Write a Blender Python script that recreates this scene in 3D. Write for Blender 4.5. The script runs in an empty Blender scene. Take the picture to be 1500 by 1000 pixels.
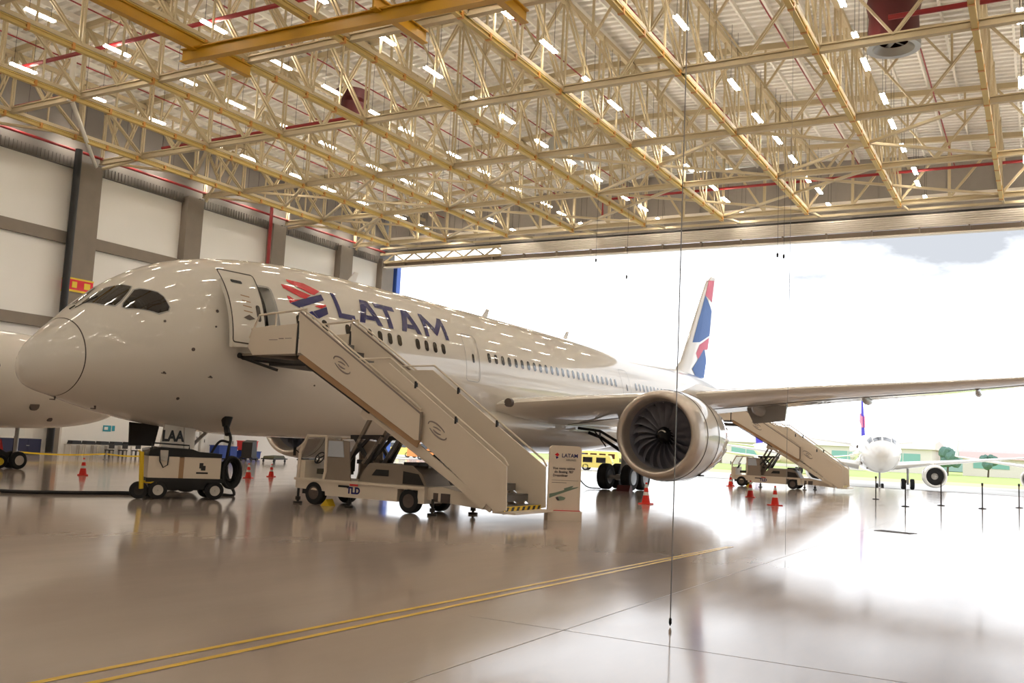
import bpy, bmesh, math, random
import numpy as np
from mathutils import Vector, Matrix
random.seed(7)
PI = math.pi
sc = bpy.context.scene
COL = sc.collection
V3 = Vector

# ------------------------------------------------------------------ materials
def lin(c):
    return tuple((x/255/12.92 if x/255 <= .04045 else ((x/255+.055)/1.055)**2.4) for x in c)
MATS = {}
def mat(name, rgb, rough=.5, metal=0., coat=0., coat_rough=.04, noise=0., nscale=3., emit=None, estr=0., bump=0., spec=.5):
    if name in MATS: return MATS[name]
    m = bpy.data.materials.new(name); m.use_nodes = True
    nt = m.node_tree; b = nt.nodes['Principled BSDF']
    col = lin(rgb)+(1,)
    b.inputs['Base Color'].default_value = col
    b.inputs['Roughness'].default_value = rough
    b.inputs['Metallic'].default_value = metal
    b.inputs['Coat Weight'].default_value = coat
    b.inputs['Coat Roughness'].default_value = coat_rough
    b.inputs['Specular IOR Level'].default_value = spec
    if emit:
        b.inputs['Emission Color'].default_value = emit+(1,)
        b.inputs['Emission Strength'].default_value = estr
    if noise or bump:
        tc = nt.nodes.new('ShaderNodeTexCoord'); n = nt.nodes.new('ShaderNodeTexNoise')
        n.inputs['Scale'].default_value = nscale; n.inputs['Detail'].default_value = 5
        nt.links.new(tc.outputs['Object'], n.inputs['Vector'])
        if noise:
            r = nt.nodes.new('ShaderNodeMix'); r.data_type = 'RGBA'; r.inputs[0].default_value = .5
            r.inputs[6].default_value = tuple(x*(1-noise) for x in col[:3])+(1,)
            r.inputs[7].default_value = tuple(min(1, x*(1+noise)) for x in col[:3])+(1,)
            nt.links.new(n.outputs['Fac'], r.inputs[0]); nt.links.new(r.outputs[2], b.inputs['Base Color'])
        if bump:
            bp = nt.nodes.new('ShaderNodeBump'); bp.inputs['Strength'].default_value = bump; bp.inputs['Distance'].default_value = .02
            nt.links.new(n.outputs['Fac'], bp.inputs['Height']); nt.links.new(bp.outputs[0], b.inputs['Normal'])
    MATS[name] = m
    return m
M = dict(
 white=mat('aircraft_white_paint', (236,230,220), .4, coat=1, coat_rough=.025, noise=.02, nscale=.6, spec=.15),
 grey_paint=mat('aircraft_grey_paint', (176,174,172), .35, coat=.5, noise=.03),
 lip=mat('polished_inlet_metal', (205,195,185), .28, metal=.75, noise=.03),
 seam=mat('seam_dark', (70,62,56), .6),
 glass=mat('cockpit_glass', (20,16,20), .06, coat=1),
 pane=mat('cabin_window_dark', (38,34,34), .15, coat=.5),
 navy=mat('livery_navy', (24,22,96), .35, coat=.25, spec=.3),
 red=mat('livery_red', (216,24,38), .35, coat=.25, spec=.3),
 tailblue=mat('tail_blue_glare_paled', (100,134,200), .6, spec=.15),  # navy fin paint lightened, veiling glare of the doorway put into the colour
 tailpink=mat('tail_coral_glare_paled', (236,132,156), .6, spec=.15),  # red fin band washed to pink, glare painted into this colour too
 purple=mat('livery_indigo', (62,46,180), .6, spec=.15),
 fan=mat('fan_blade_titanium', (150,150,160), .36, metal=.15),
 dark=mat('dark_metal', (48,44,42), .5, metal=.3, noise=.1),
 black=mat('black_plastic', (20,20,22), .45),
 tyre=mat('tyre_rubber', (24,24,27), .75, noise=.1, nscale=8),
 hub=mat('hub_white', (200,195,188), .4, noise=.05),
 hubdark=mat('hub_brown', (92,80,74), .5, noise=.1),
 steel=mat('galvanised_steel', (140,140,142), .35, metal=.8, noise=.05),
 cream=mat('stair_cream_paint', (236,222,203), .42, coat=.2, noise=.03, nscale=1.5),
 creamd=mat('stair_tan_edge', (176,140,104), .5, noise=.06),
 taupe=mat('taupe_paint', (146,132,118), .5, noise=.05),
 seat=mat('dark_seat', (62,58,44), .7),
 yellow=mat('safety_yellow', (232,196,40), .45, noise=.04),
 crane=mat('crane_yellow', (190,142,14), .45, noise=.06, nscale=1),
 orange=mat('cone_orange', (226,44,26), .5, noise=.04),
 cwhite=mat('cone_white_band', (238,236,232), .4),
 steelbeige=mat('roof_steel_beige', (192,176,142), .55, noise=.06, nscale=.8),
 steelyel=mat('roof_steel_yellow', (205,179,106), .55, noise=.06, nscale=.8),
 clip=mat('roof_clip_orange', (200,140,66), .5),
 purlin=mat('purlin_offwhite', (238,234,224), .5, noise=.04),
 deck=mat('roof_deck_cream', (240,236,228), .5, noise=.05, nscale=.7),
 pipe=mat('fire_pipe_red', (140,26,30), .45, noise=.06),
 maroon=mat('fan_maroon', (78,18,22), .5),
 galv=mat('duct_grey', (176,178,176), .35, metal=.4, noise=.05),
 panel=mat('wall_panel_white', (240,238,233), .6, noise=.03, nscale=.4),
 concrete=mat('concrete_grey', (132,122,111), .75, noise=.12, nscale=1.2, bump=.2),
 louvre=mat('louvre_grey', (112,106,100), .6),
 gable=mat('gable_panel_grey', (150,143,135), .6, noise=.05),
 ribbed=mat('header_ribbed_beige', (240,232,218), .5, noise=.04),
 bluepost=mat('door_post_blue', (70,110,206), .45),
 paintyel=mat('floor_paint_yellow', (236,194,62), .2, noise=.06, nscale=4),
 joint=mat('floor_joint', (150,138,126), .3),
 totem=mat('totem_board', (236,221,204), .5, noise=.02),
 ink=mat('print_dark', (62,50,60), .5),
 inkgrey=mat('print_grey', (150,136,128), .5),
 green=mat('print_sage', (122,140,122), .5),
 cyan=mat('sign_teal', (40,150,170), .5),
 signwhite=mat('sign_white', (235,234,230), .5),
 binblue=mat('bin_blue', (34,66,150), .5, noise=.05),
 cabblue=mat('cabinet_navy', (26,30,66), .5, noise=.05),
 boxred=mat('box_red', (226,60,60), .5, noise=.04),
 cabinet=mat('cabinet_white', (226,224,218), .5, noise=.03),
 desk=mat('desk_pale', (206,200,190), .5, noise=.03),
 rubber=mat('cable_rubber', (16,16,18), .5),
 clutter=mat('equipment_olive', (84,84,56), .6, noise=.15),
 apron=mat('apron_concrete', (196,194,190), .8, noise=.05, nscale=.2),
 grass=mat('grass_green', (172,188,110), .9, noise=.15, nscale=.3),
 dry=mat('dry_verge', (224,206,150), .9, noise=.1, nscale=.3),
 bldg=mat('building_pale', (222,212,208), .8, noise=.04),
 bldgpink=mat('building_roof_pink', (216,176,172), .8, noise=.04),
 bldgglass=mat('building_glass_teal', (128,176,170), .3, noise=.05),
 leaf=mat('tree_leaf', (92,122,112), .9, noise=.25, nscale=1.5),
 trunk=mat('tree_trunk', (96,84,72), .9),
 hill=mat('hill_green', (110,140,122), .9, noise=.15, nscale=.05),
 busyel=mat('bus_yellow', (244,222,120), .5, noise=.04),
 busorange=mat('bus_orange', (240,150,80), .5, noise=.04),
 lampbody=mat('lamp_housing', (214,210,204), .4),
 lamp=mat('lamp_led', (255,250,240), .5, emit=(1.,.905,.78), estr=62.),
)
def floor_material():
    m = bpy.data.materials.new('polished_floor'); m.use_nodes = True
    nt = m.node_tree; b = nt.nodes['Principled BSDF']; N = nt.nodes.new; L = nt.links.new
    tc = N('ShaderNodeTexCoord')
    n1 = N('ShaderNodeTexNoise'); n1.inputs['Scale'].default_value = .12; n1.inputs['Detail'].default_value = 6
    n2 = N('ShaderNodeTexNoise'); n2.inputs['Scale'].default_value = 1.3; n2.inputs['Detail'].default_value = 8; n2.inputs['Roughness'].default_value = .65
    mp = N('ShaderNodeMapping'); mp.inputs['Scale'].default_value = (1, .25, 1); mp.inputs['Rotation'].default_value = (0, 0, .5)
    L(tc.outputs['Object'], n1.inputs['Vector']); L(tc.outputs['Object'], mp.inputs['Vector']); L(mp.outputs[0], n2.inputs['Vector'])
    r1 = N('ShaderNodeMix'); r1.data_type = 'RGBA'
    r1.inputs[6].default_value = lin((178,161,148))+(1,); r1.inputs[7].default_value = lin((197,181,169))+(1,)
    L(n1.outputs['Fac'], r1.inputs[0])
    r2 = N('ShaderNodeMix'); r2.data_type = 'RGBA'; r2.blend_type = 'MULTIPLY'; r2.inputs[0].default_value = .18
    L(r1.outputs[2], r2.inputs[6]); L(n2.outputs['Fac'], r2.inputs[7])
    L(r2.outputs[2], b.inputs['Base Color'])
    mr = N('ShaderNodeMapRange'); mr.inputs['To Min'].default_value = .05; mr.inputs['To Max'].default_value = .16
    L(n2.outputs['Fac'], mr.inputs['Value']); L(mr.outputs[0], b.inputs['Roughness'])
    b.inputs['IOR'].default_value = 1.42
    bp = N('ShaderNodeBump'); bp.inputs['Strength'].default_value = .05; bp.inputs['Distance'].default_value = .02
    n3 = N('ShaderNodeTexNoise'); n3.inputs['Scale'].default_value = .8; n3.inputs['Detail'].default_value = 2
    L(tc.outputs['Object'], n3.inputs['Vector']); L(n3.outputs['Fac'], bp.inputs['Height']); L(bp.outputs[0], b.inputs['Normal'])
    return m
M['floor'] = floor_material()

# ------------------------------------------------------------------ mesh builder
class MB:
    def __init__(s): s.v = []; s.f = []; s.m = []; s.mi = 0
    def add(s, vs, fs):
        o = len(s.v); s.v += [tuple(x) for x in vs]
        s.f += [tuple(i+o for i in f) for f in fs]; s.m += [s.mi]*len(fs); return s
    def box(s, c, d, rz=0, ry=0, rx=0):
        R = Matrix.Rotation(rz, 3, 'Z') @ Matrix.Rotation(ry, 3, 'Y') @ Matrix.Rotation(rx, 3, 'X')
        vs = [V3(c)+R@V3((d[0]/2*i, d[1]/2*j, d[2]/2*k)) for i in (-1,1) for j in (-1,1) for k in (-1,1)]
        return s.add(vs, [(0,1,3,2),(4,6,7,5),(0,4,5,1),(2,3,7,6),(0,2,6,4),(1,5,7,3)])
    def bx(s, x0, x1, y0, y1, z0, z1):
        return s.box(((x0+x1)/2,(y0+y1)/2,(z0+z1)/2), (x1-x0,y1-y0,z1-z0))
    def bar(s, p, q, w, h=None, up=(0,0,1)):
        p, q = V3(p), V3(q); h = h or w; d = (q-p).normalized(); u = V3(up)
        if abs(d.dot(u)) > .98: u = V3((0,1,0))
        a = d.cross(u).normalized(); b = a.cross(d)
        vs = [e+a*(w/2*i)+b*(h/2*j) for e in (p,q) for i,j in ((-1,-1),(1,-1),(1,1),(-1,1))]
        return s.add(vs, [(3,2,1,0),(4,5,6,7),(0,1,5,4),(1,2,6,5),(2,3,7,6),(3,0,4,7)])
    def tube(s, pts, r, n=8, cap=True):
        pts = [V3(p) for p in pts]; rs = r if isinstance(r, (list,tuple)) else [r]*len(pts); o = len(s.v); vs = []; fs = []
        prev = None
        for i, p in enumerate(pts):
            d = (pts[min(i+1,len(pts)-1)]-pts[max(i-1,0)]).normalized()
            if prev is None:
                u = V3((0,0,1)) if abs(d.z) < .9 else V3((1,0,0)); a = d.cross(u).normalized()
            else: a = (prev-d*prev.dot(d)).normalized()
            prev = a; b = d.cross(a)
            vs += [p+(a*math.cos(2*PI*k/n)+b*math.sin(2*PI*k/n))*rs[i] for k in range(n)]
        for i in range(len(pts)-1):
            fs += [(i*n+k, i*n+(k+1)%n, (i+1)*n+(k+1)%n, (i+1)*n+k) for k in range(n)]
        if cap: fs += [tuple(range(n-1,-1,-1)), tuple((len(pts)-1)*n+k for k in range(n))]
        return s.add(vs, fs)
    def lathe(s, prof, c, axis='y', n=32, a0=0, wob=None):
        vs = []; fs = []
        for i, (t, r) in enumerate(prof):
            for k in range(n):
                a = 2*PI*k/n+a0; tt = t+(wob(i,k) if wob else 0)
                q = {'y': (r*math.cos(a), tt, r*math.sin(a)), 'x': (tt, r*math.cos(a), r*math.sin(a)), 'z': (r*math.cos(a), r*math.sin(a), tt)}[axis]
                vs.append(V3(c)+V3(q))
        for i in range(len(prof)-1):
            fs += [(i*n+k, i*n+(k+1)%n, (i+1)*n+(k+1)%n, (i+1)*n+k) for k in range(n)]
        return s.add(vs, fs)
    def disc(s, c, r, axis='y', n=32):
        vs = [V3(c)+V3({'y':(r*math.cos(2*PI*k/n),0,r*math.sin(2*PI*k/n)),'x':(0,r*math.cos(2*PI*k/n),r*math.sin(2*PI*k/n)),'z':(r*math.cos(2*PI*k/n),r*math.sin(2*PI*k/n),0)}[axis]) for k in range(n)]
        return s.add(vs, [tuple(range(n))])
    def cyl(s, c, r, w, axis='y', n=24):
        return s.lathe([(-w/2,.001),(-w/2,r),(w/2,r),(w/2,.001)], c, axis, n)
    def prism(s, poly, fn, t0, t1):      # poly in 2D, fn(a,b,t) -> 3D
        n = len(poly)
        vs = [fn(a,b,t0) for a,b in poly]+[fn(a,b,t1) for a,b in poly]
        return s.add(vs, [tuple(range(n-1,-1,-1)), tuple(range(n,2*n))]+[(i,(i+1)%n,n+(i+1)%n,n+i) for i in range(n)])
    def grid(s, P, close=False):         # P[i][j]
        ni, nj = len(P), len(P[0]); vs = [p for r in P for p in r]; fs = []
        for i in range(ni-1):
            for j in range(nj if close else nj-1):
                j2 = (j+1) % nj; fs.append((i*nj+j, i*nj+j2, (i+1)*nj+j2, (i+1)*nj+j))
        return s.add(vs, fs)
    def mesh(s, name, mats, smooth=True, ang=35, recalc=True):
        me = bpy.data.meshes.new(name); me.from_pydata([tuple(x) for x in s.v], [], s.f)
        mats = mats if isinstance(mats, (list,tuple)) else [mats]
        for x in mats: me.materials.append(x)
        if len(mats) > 1: me.polygons.foreach_set('material_index', s.m)
        if recalc:
            bm = bmesh.new(); bm.from_mesh(me); bmesh.ops.recalc_face_normals(bm, faces=bm.faces); bm.to_mesh(me); bm.free()
        if smooth:
            me.polygons.foreach_set('use_smooth', [True]*len(me.polygons)); me.set_sharp_from_angle(angle=math.radians(ang))
        me.update(); return me
def link(name, me, parent=None, loc=(0,0,0), rot=(0,0,0)):
    o = bpy.data.objects.new(name, me); COL.objects.link(o); o.location = loc; o.rotation_euler = rot
    if parent: o.parent = parent
    return o
def obj(name, mb, m, parent=None, label=None, loc=(0,0,0), rot=(0,0,0), **k):
    o = link(name, mb.mesh(name, m, **k), parent, loc, rot)
    if label: o['label'] = label
    return o
def tag(o, label, cat, group=None, kind=None):
    o['label'] = label; o['category'] = cat
    if group: o['group'] = group
    if kind: o['kind'] = kind
    return o
def thing(name, label, cat, loc=(0,0,0), rz=0, group=None):
    return tag(link(name, None, None, loc, (0,0,rz)), label, cat, group)
def struct(name, mb, m, label=None, cat=None, **k):
    o = obj(name, mb, m, **k); o['kind'] = 'structure'
    if label: o['label'] = label; o['category'] = cat
    return o
KIDS = {}
def dup(root, loc, rz, label=None, group=None, name=None):
    def rec(o, par):
        c = o.copy(); COL.objects.link(c); c.parent = par
        for ch in o.children: rec(ch, c)
        return c
    r = rec(root, None); r.location = loc; r.rotation_euler = (0,0,rz)
    if label: r['label'] = label
    if group: r['group'] = group
    return r
def text_mesh(body, size, ext=.004, bold=.02):
    cu = bpy.data.curves.new('txt', 'FONT'); cu.body = body; cu.size = size; cu.extrude = ext; cu.align_x = 'CENTER'; cu.align_y = 'CENTER'; cu.offset = size*(.045 if body in ('LAA','TLD') else bold)
    o = bpy.data.objects.new('txt', cu); COL.objects.link(o)
    dg = bpy.context.evaluated_depsgraph_get(); me = bpy.data.meshes.new_from_object(o.evaluated_get(dg))
    bpy.data.objects.remove(o); return me
def text(name, body, size, m, parent, loc, rot, ext=.004, label=None):
    me = text_mesh(body, size, ext); me.materials.clear(); me.materials.append(m)
    o = link(name, me, parent, loc, rot)
    if label: o['label'] = label
    return o
ORD = ['zeroth','first','second','third','fourth','fifth','sixth','seventh','eighth','ninth','tenth','eleventh','twelfth','thirteenth','fourteenth','fifteenth','sixteenth']

# ------------------------------------------------------------------ camera
cam = bpy.data.cameras.new('camera'); co = bpy.data.objects.new('camera', cam); COL.objects.link(co)
yaw, pit, rol = -.514438185, .109083078, .047994385
fw = V3((math.sin(yaw)*math.cos(pit), math.cos(yaw)*math.cos(pit), math.sin(pit)))
rt = V3((math.cos(yaw), -math.sin(yaw), 0)); up = rt.cross(fw)
r2 = rt*math.cos(rol)+up*math.sin(rol); u2 = -rt*math.sin(rol)+up*math.cos(rol)
mw = Matrix.Identity(4)
for i in range(3): mw[i][0] = r2[i]; mw[i][1] = u2[i]; mw[i][2] = -fw[i]
mw[2][3] = 2.05
co.matrix_world = mw
cam.sensor_width = 36; cam.lens = 36*1382.7/1500; cam.clip_end = 3000; cam.clip_start = .1
sc.camera = co

# ------------------------------------------------------------------ world
w = bpy.data.worlds.new('overcast_sky'); sc.world = w; w.use_nodes = True
nt = w.node_tree; bg = nt.nodes['Background']
tc = nt.nodes.new('ShaderNodeTexCoord'); mp = nt.nodes.new('ShaderNodeMapping'); mp.inputs['Scale'].default_value = (1,1,2.6); mp.inputs['Location'].default_value = (.35,.1,.3)
nz = nt.nodes.new('ShaderNodeTexNoise'); nz.inputs['Scale'].default_value = 3.2; nz.inputs['Detail'].default_value = 7; nz.inputs['Roughness'].default_value = .55
cr = nt.nodes.new('ShaderNodeValToRGB')
cr.color_ramp.elements[0].position = .37; cr.color_ramp.elements[0].color = (.29,.305,.33,1)
cr.color_ramp.elements[1].position = .50; cr.color_ramp.elements[1].color = (.95,.985,1.03,1)
nt.links.new(tc.outputs['Generated'], mp.inputs['Vector']); nt.links.new(mp.outputs[0], nz.inputs['Vector'])
nt.links.new(nz.outputs['Fac'], cr.inputs['Fac']); nt.links.new(cr.outputs[0], bg.inputs['Color'])
bg.inputs['Strength'].default_value = 2.45

# ------------------------------------------------------------------ hangar shell
XW, YD = -62., 83.
GZ = -.7
XR, YB = 28., -22.
ZC = 21.7
def ztop(x): return 27.3-.05*abs(x+26)
XK = [25-6.85*k for k in range(0, 13)]            # 25 ... -57.2
YJ = [75.13-10.07*j for j in range(0, 7)]         # 75.1 ... 14.7
struct('floor', MB().bx(XW-2, XR+1, YB-1, YD, -.4, 0), M['floor'], 'polished beige hangar floor mirroring the aircraft and door light', 'floor', smooth=False)
mb = MB()
for x in (-4.75,): mb.bx(x-.006, x+.006, YB, YD, .0, .002)
mb.bx(-6, XR, 9.9, 9.905, .0, .002)
struct('floor_joints', mb, M['joint'], 'thin dark joint lines cut in the hangar floor', 'floor joint', smooth=False)
for x0, x1, lab in ((-6.98,-6.3,'left yellow stripe of the pair painted on the hangar floor'), (-6.66,-6.2,'right yellow stripe of the pair painted on the hangar floor')):
    mb = MB(); P = []
    for k in range(25):
        t = k/24; y = 2+19.5*t; x = x0+(x1-x0)*max(0,(y-5)/15.4)
        P.append([(x-.045,y,.004),(x+.045,y,.004)])
    mb.grid(P); struct('floor_marking', mb, M['paintyel'], lab, 'floor marking', smooth=False)
mb = MB().bx(XW, XR, YD-.25, YD-.1, 0, .012)
struct('trim_1', mb, M['dark'], 'dark door track across the hangar threshold', 'door track', smooth=False)

# left wall
mb = MB().bx(XW-.6, XW-.2, YB, YD, 0, 21.0)
mb.box((XW-.4,-8,10.5),(.5,14,.1))
struct('wall_left', mb, M['panel'], 'white insulated panels of the tall left hangar wall', 'wall', smooth=False)
cols = [(23.1,24.9),(33.1,34.9),(43.1,45.),(53.2,54.9),(63.2,64.9),(72.9,74.8),(79.8,81.8)]
for i,(a,b) in enumerate(cols):
    struct('wall_column', MB().bx(XW-.25, XW+.55, a, b, 0, 21.25), M['concrete'],
           'grey concrete wall column, %s back from the hangar door' % ORD[7-i], 'column', smooth=False)
edges = [YB]+[v for c in cols for v in c]+[YD]
for lo, hi, nm in ((15.1,15.95,'upper'),(8.8,9.6,'lower')):
    for i in range(0, len(edges)-1, 2):
        if edges[i+1]-edges[i] < 1.5 or edges[i+1] < 30: continue
        struct('trim_2', MB().bx(XW-.22, XW+.12, edges[i], edges[i+1], lo, hi), M['concrete'],
               '%s grey concrete band on the left wall, %s bay back from the door' % (nm, ORD[8-i//2]), 'wall band', smooth=False)
for i in range(2, len(edges)-1, 2):
    if edges[i+1]-edges[i] < 1.2: continue
    mb = MB().bx(XW-.22, XW+.05, edges[i], edges[i+1], 20.75, 21.5)
    y = edges[i]+.2
    while y < edges[i+1]: mb.bx(XW+.05, XW+.12, y, y+.05, 20.8, 21.45); y += .3
    struct('trim_3', mb, M['louvre'], 'grey louvre strip topping the left wall, %s bay back from the door' % ORD[8-i//2], 'louvre', smooth=False)
# wall above the louvre up to the deck, back and right walls
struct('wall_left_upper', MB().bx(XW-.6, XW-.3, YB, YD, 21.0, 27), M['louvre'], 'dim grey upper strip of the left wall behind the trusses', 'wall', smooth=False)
struct('wall_back', MB().bx(XW, XR, YB-.4, YB, 0, 27), M['panel'], 'white rear wall of the hangar behind the camera', 'wall', smooth=False)
struct('wall_right', MB().bx(XR, XR+.4, YB, YD, 0, 27), M['panel'], 'white right wall of the hangar', 'wall', smooth=False)
struct('door_post', MB().bx(XW-.2, XW+.75, 82.2, 82.9, 0, 21.2), M['bluepost'], 'blue steel post at the left edge of the hangar door', 'door post', smooth=False)
# gable and header over the opening
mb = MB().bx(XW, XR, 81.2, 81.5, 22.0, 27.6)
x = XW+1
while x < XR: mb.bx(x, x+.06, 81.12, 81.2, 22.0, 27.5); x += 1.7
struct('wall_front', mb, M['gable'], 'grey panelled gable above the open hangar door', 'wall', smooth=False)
struct('trim_4', MB().bx(XW, XR, 81.0, 81.18, 23.5, 23.75), M['ribbed'], 'pale rail crossing the grey gable above the door', 'rail', smooth=False)
mb = MB(); n = 6
for k in range(n):
    z0 = 20.85+k*1.05/n
    mb.bx(-47, XR, 79.92, 80.25, z0, z0+.1); mb.bx(-47, XR, 80.04, 80.25, z0+.1, z0+1.05/n)
struct('door_header', mb, M['ribbed'], 'ribbed beige header band over the hangar opening', 'door header', smooth=False)
struct('trim_5', MB().bx(XW, XR, 79.9, 80.3, 21.9, 22.02), M['dark'], 'dark line along the top of the door header', 'header trim', smooth=False)
mb = MB().bx(XW, XR, 80.35, 80.6, 20.36, 20.85)
x = XW+3.2
while x < XR: mb.bx(x-.06, x+.06, 79.97, 80.4, 20.3, 20.85); x += 3.6
struct('trim_6', mb, M['taupe'], 'grey recess below the ribbed door header', 'header trim', smooth=False)
struct('trim_7', MB().bx(XW, XR, 79.95, 80.5, 20.24, 20.36), M['ribbed'], 'pale lower lip of the door header', 'header trim', smooth=False)
t = thing('header_truss', 'open cream lattice at the left end of the door header', 'truss', (0,0,0))
obj('chord', MB().bar((XW,80.1,21.75),(-47,80.1,21.75),.3,.25), M['steelbeige'], t); obj('chord', MB().bar((XW,80.1,20.85),(-47,80.1,20.85),.3,.25), M['steelbeige'], t)
for k in range(6):
    x = XW+.6+k*2.5; obj('diagonal', MB().bar((x,80.1,20.9),(x+1.25,80.1,21.7),.14), M['steelbeige'], t); obj('diagonal', MB().bar((x+1.25,80.1,21.7),(x+2.5,80.1,20.9),.14), M['steelbeige'], t)

# deck: trapezoid ribs running in X
mb = MB(); pitch = .62; ny = int((YD-1-YB)/pitch)
prof = []
for k in range(ny+1):
    y = YB+k*pitch; prof += [(y,0),(y+.26,0),(y+.3,.24),(y+.58,.24)]
P = [[(x, y, ztop(x)+.62+z) for (y,z) in prof] for x in (XW, -26, XR)]
mb.grid(P); struct('ceiling', mb, M['deck'], 'cream corrugated metal roof deck high above the aircraft', 'roof', smooth=False)
struct('roof_slab', MB().bx(XW-1, XR+1, YB-1, YD-1, 28.4, 28.6), M['deck'], None, None, smooth=False)

# purlins
kk = 0; x = XW+.9
pm = None
while x < XR:
    mb = MB().bx(-.06, .06, YB, 81, .28, .6)
    if pm is None: pm = mb.mesh('purlin', M['purlin'], smooth=False)
    o = link('purlin', pm, None, (x,0,ztop(x)+.02)); kk += 1
    tag(o, 'slim off-white purlin running towards the door under the roof deck', 'purlin', 'purlins under the roof deck')
    x += 1.7125

# cross trusses (run in X)
def pair(p, q, w, gap, up):
    mb = MB(); p, q = V3(p), V3(q); off = V3(up)*gap
    return mb.bar(p-off, q-off, w, w).bar(p+off, q+off, w, w)
TW = dict()
def xnames(j): return 'over the hangar door end' if j == 0 else '%s back from the hangar door' % ORD[j+1]
for j, y in enumerate(YJ):
    t = thing('cross_truss', 'beige crosswise roof truss, %s' % ('nearest the hangar door' if j == 0 else ORD[j+1]+' back from the hangar door'), 'truss', (0,y,0), 0, 'crosswise roof trusses')
    zb = ZC
    obj('bottom_chord', MB().bx(XW+.3, XR, -.16, .16, zb-.2, zb-.12).bx(XW+.3, XR, -.16, .16, zb+.12, zb+.2).bx(XW+.3, XR, -.05, .05, zb-.12, zb+.12), M['steelbeige'], t, smooth=False)
    obj('top_chord', MB().bar((XW+.3,0,ztop(XW)),(-26,0,ztop(-26)),.3,.36).bar((-26,0,ztop(-26)),(XR,0,ztop(XR)),.3,.36), M['steelbeige'], t, smooth=False)
    ks = XK+[XW+.4]
    for k in range(len(ks)-1):
        b, a = ks[k], ks[k+1]; m = (a+b)/2
        if a > 6 and j > 3: continue
        if j == 0:
            obj('vertical', MB().bar((a,0,zb),(a,0,ztop(a)),.2), M['steelbeige'], t, smooth=False)
            obj('vertical', MB().bar((m,0,zb),(m,0,ztop(m)),.2), M['steelbeige'], t, smooth=False)
            for p, q in ((a,m),(m,b)):
                if p > -17: p, q = q, p
                obj('diagonal', MB().bar((q,0,zb+.1),(p,0,ztop(p)),.16), M['steelbeige'], t, smooth=False)
            continue
        obj('vertical', pair((a,0,zb),(a,0,ztop(a)),.1,.12,(1,0,0)), M['steelbeige'], t, smooth=False)
        zm = (zb+ztop(m))/2
        for e in (a, b):
            q = (e+m)/2
            obj('diagonal', pair((m,0,zb+.1),(e,0,ztop(e)),.1,.1,(0,1,0)), M['steelbeige'], t, smooth=False)
            obj('hanger', MB().bar((q,0,zm),(q,0,ztop(q)),.12), M['steelbeige'], t, smooth=False)
            obj('strut', MB().bar((q,0,zm),(m,0,ztop(m)),.12), M['steelbeige'], t, smooth=False)
    if j == 0:   # second chord below the gable
        obj('rail', MB().bar((XW,4.9,22.35),(XR,4.9,22.35),.2,.2), M['steelbeige'], t, smooth=False)

# lengthwise trusses (run in Y)
rowname = {}
for i, x in enumerate(XK):
    if x > 6: continue
    n = len(XK)-i
    t = thing('lengthwise_truss', 'yellow-railed roof truss running to the door, %s from the left wall' % ORD[n], 'truss', (x,0,0), 0, 'lengthwise roof trusses')
    zt = ztop(x); y0 = YJ[-1]-4; y1 = 75.1
    mb = MB().bx(-.13,.13,y0,y1,ZC-.42,ZC-.36).bx(-.13,.13,y0,y1,ZC-.2,ZC-.14).bx(-.04,.04,y0,y1,ZC-.36,ZC-.2)
    mb.mi = 1; y = y0+1
    while y < y1: mb.box((0,y,ZC-.28),(.3,.16,.34)); y += 2.52
    obj('bottom_rail', mb, [M['steelyel'], M['clip']], t, smooth=False)
    obj('bottom_chord', MB().bx(-.12,.12,y0,y1,ZC-.1,ZC+.12), M['steelbeige'], t, smooth=False)
    obj('top_chord', MB().bx(-.14,.14,y0,81,zt-.5,zt-.22), M['steelbeige'], t, smooth=False)
    for j in range(len(YJ)-1):
        yb, ya = YJ[j], YJ[j+1]; m = (ya+yb)/2
        obj('vertical', pair((0,m,ZC),(0,m,zt-.3),.11,.14,(1,0,0)), M['steelbeige'], t, smooth=False)
        obj('diagonal', pair((0,m,ZC),(0,ya,zt-.3),.1,.1,(1,0,0)), M['steelbeige'], t, smooth=False)
        obj('diagonal', pair((0,yb,ZC),(0,m,zt-.3),.1,.1,(1,0,0)), M['steelbeige'], t, smooth=False)
        zq = (ZC+zt)/2
        for q, e in (((ya+m)/2, m), ((yb+m)/2, m)):
            obj('hanger', MB().bar((0,q,ZC),(0,q,zt-.3),.1), M['steelbeige'], t, smooth=False)
    # sway bracing to the neighbouring truss
    obj('brace', MB().bar((0,y1,ZC),(0,80.4,22.4),.16), M['steelbeige'], t, smooth=False)

# bracing lying in the bottom-chord plane
nb = 0
def brace(p, q, lab):
    mb = MB().bar((p[0],p[1],ZC+.02),(q[0],q[1],ZC+.02),.2,.16)
    tag(obj('plan_brace', mb, M['steelbeige'], smooth=False), lab, 'brace', 'plan bracing')
for k in range(4, 12, 2):
    a, b = XK[k], XK[k+2] if k+2 < len(XK) else XW
    n = (k-2)//2
    brace((a,YJ[2]),(b,YJ[1]), 'flat diagonal brace leaning left in the bay before the door bay, %s from the right' % ORD[n])
    brace((b,YJ[2]),(a,YJ[1]), 'flat diagonal brace leaning right in the bay before the door bay, %s from the right' % ORD[n])
    brace((a-6.85,YJ[1]),(b-6.85 if b-6.85 > XW else XW+.5,YJ[0]), 'flat diagonal brace leaning left in the bay next to the door, %s from the right' % ORD[n])
    brace((b,YJ[1]),(a,YJ[0]), 'flat diagonal brace leaning right in the bay next to the door, %s from the right' % ORD[n])
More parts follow.
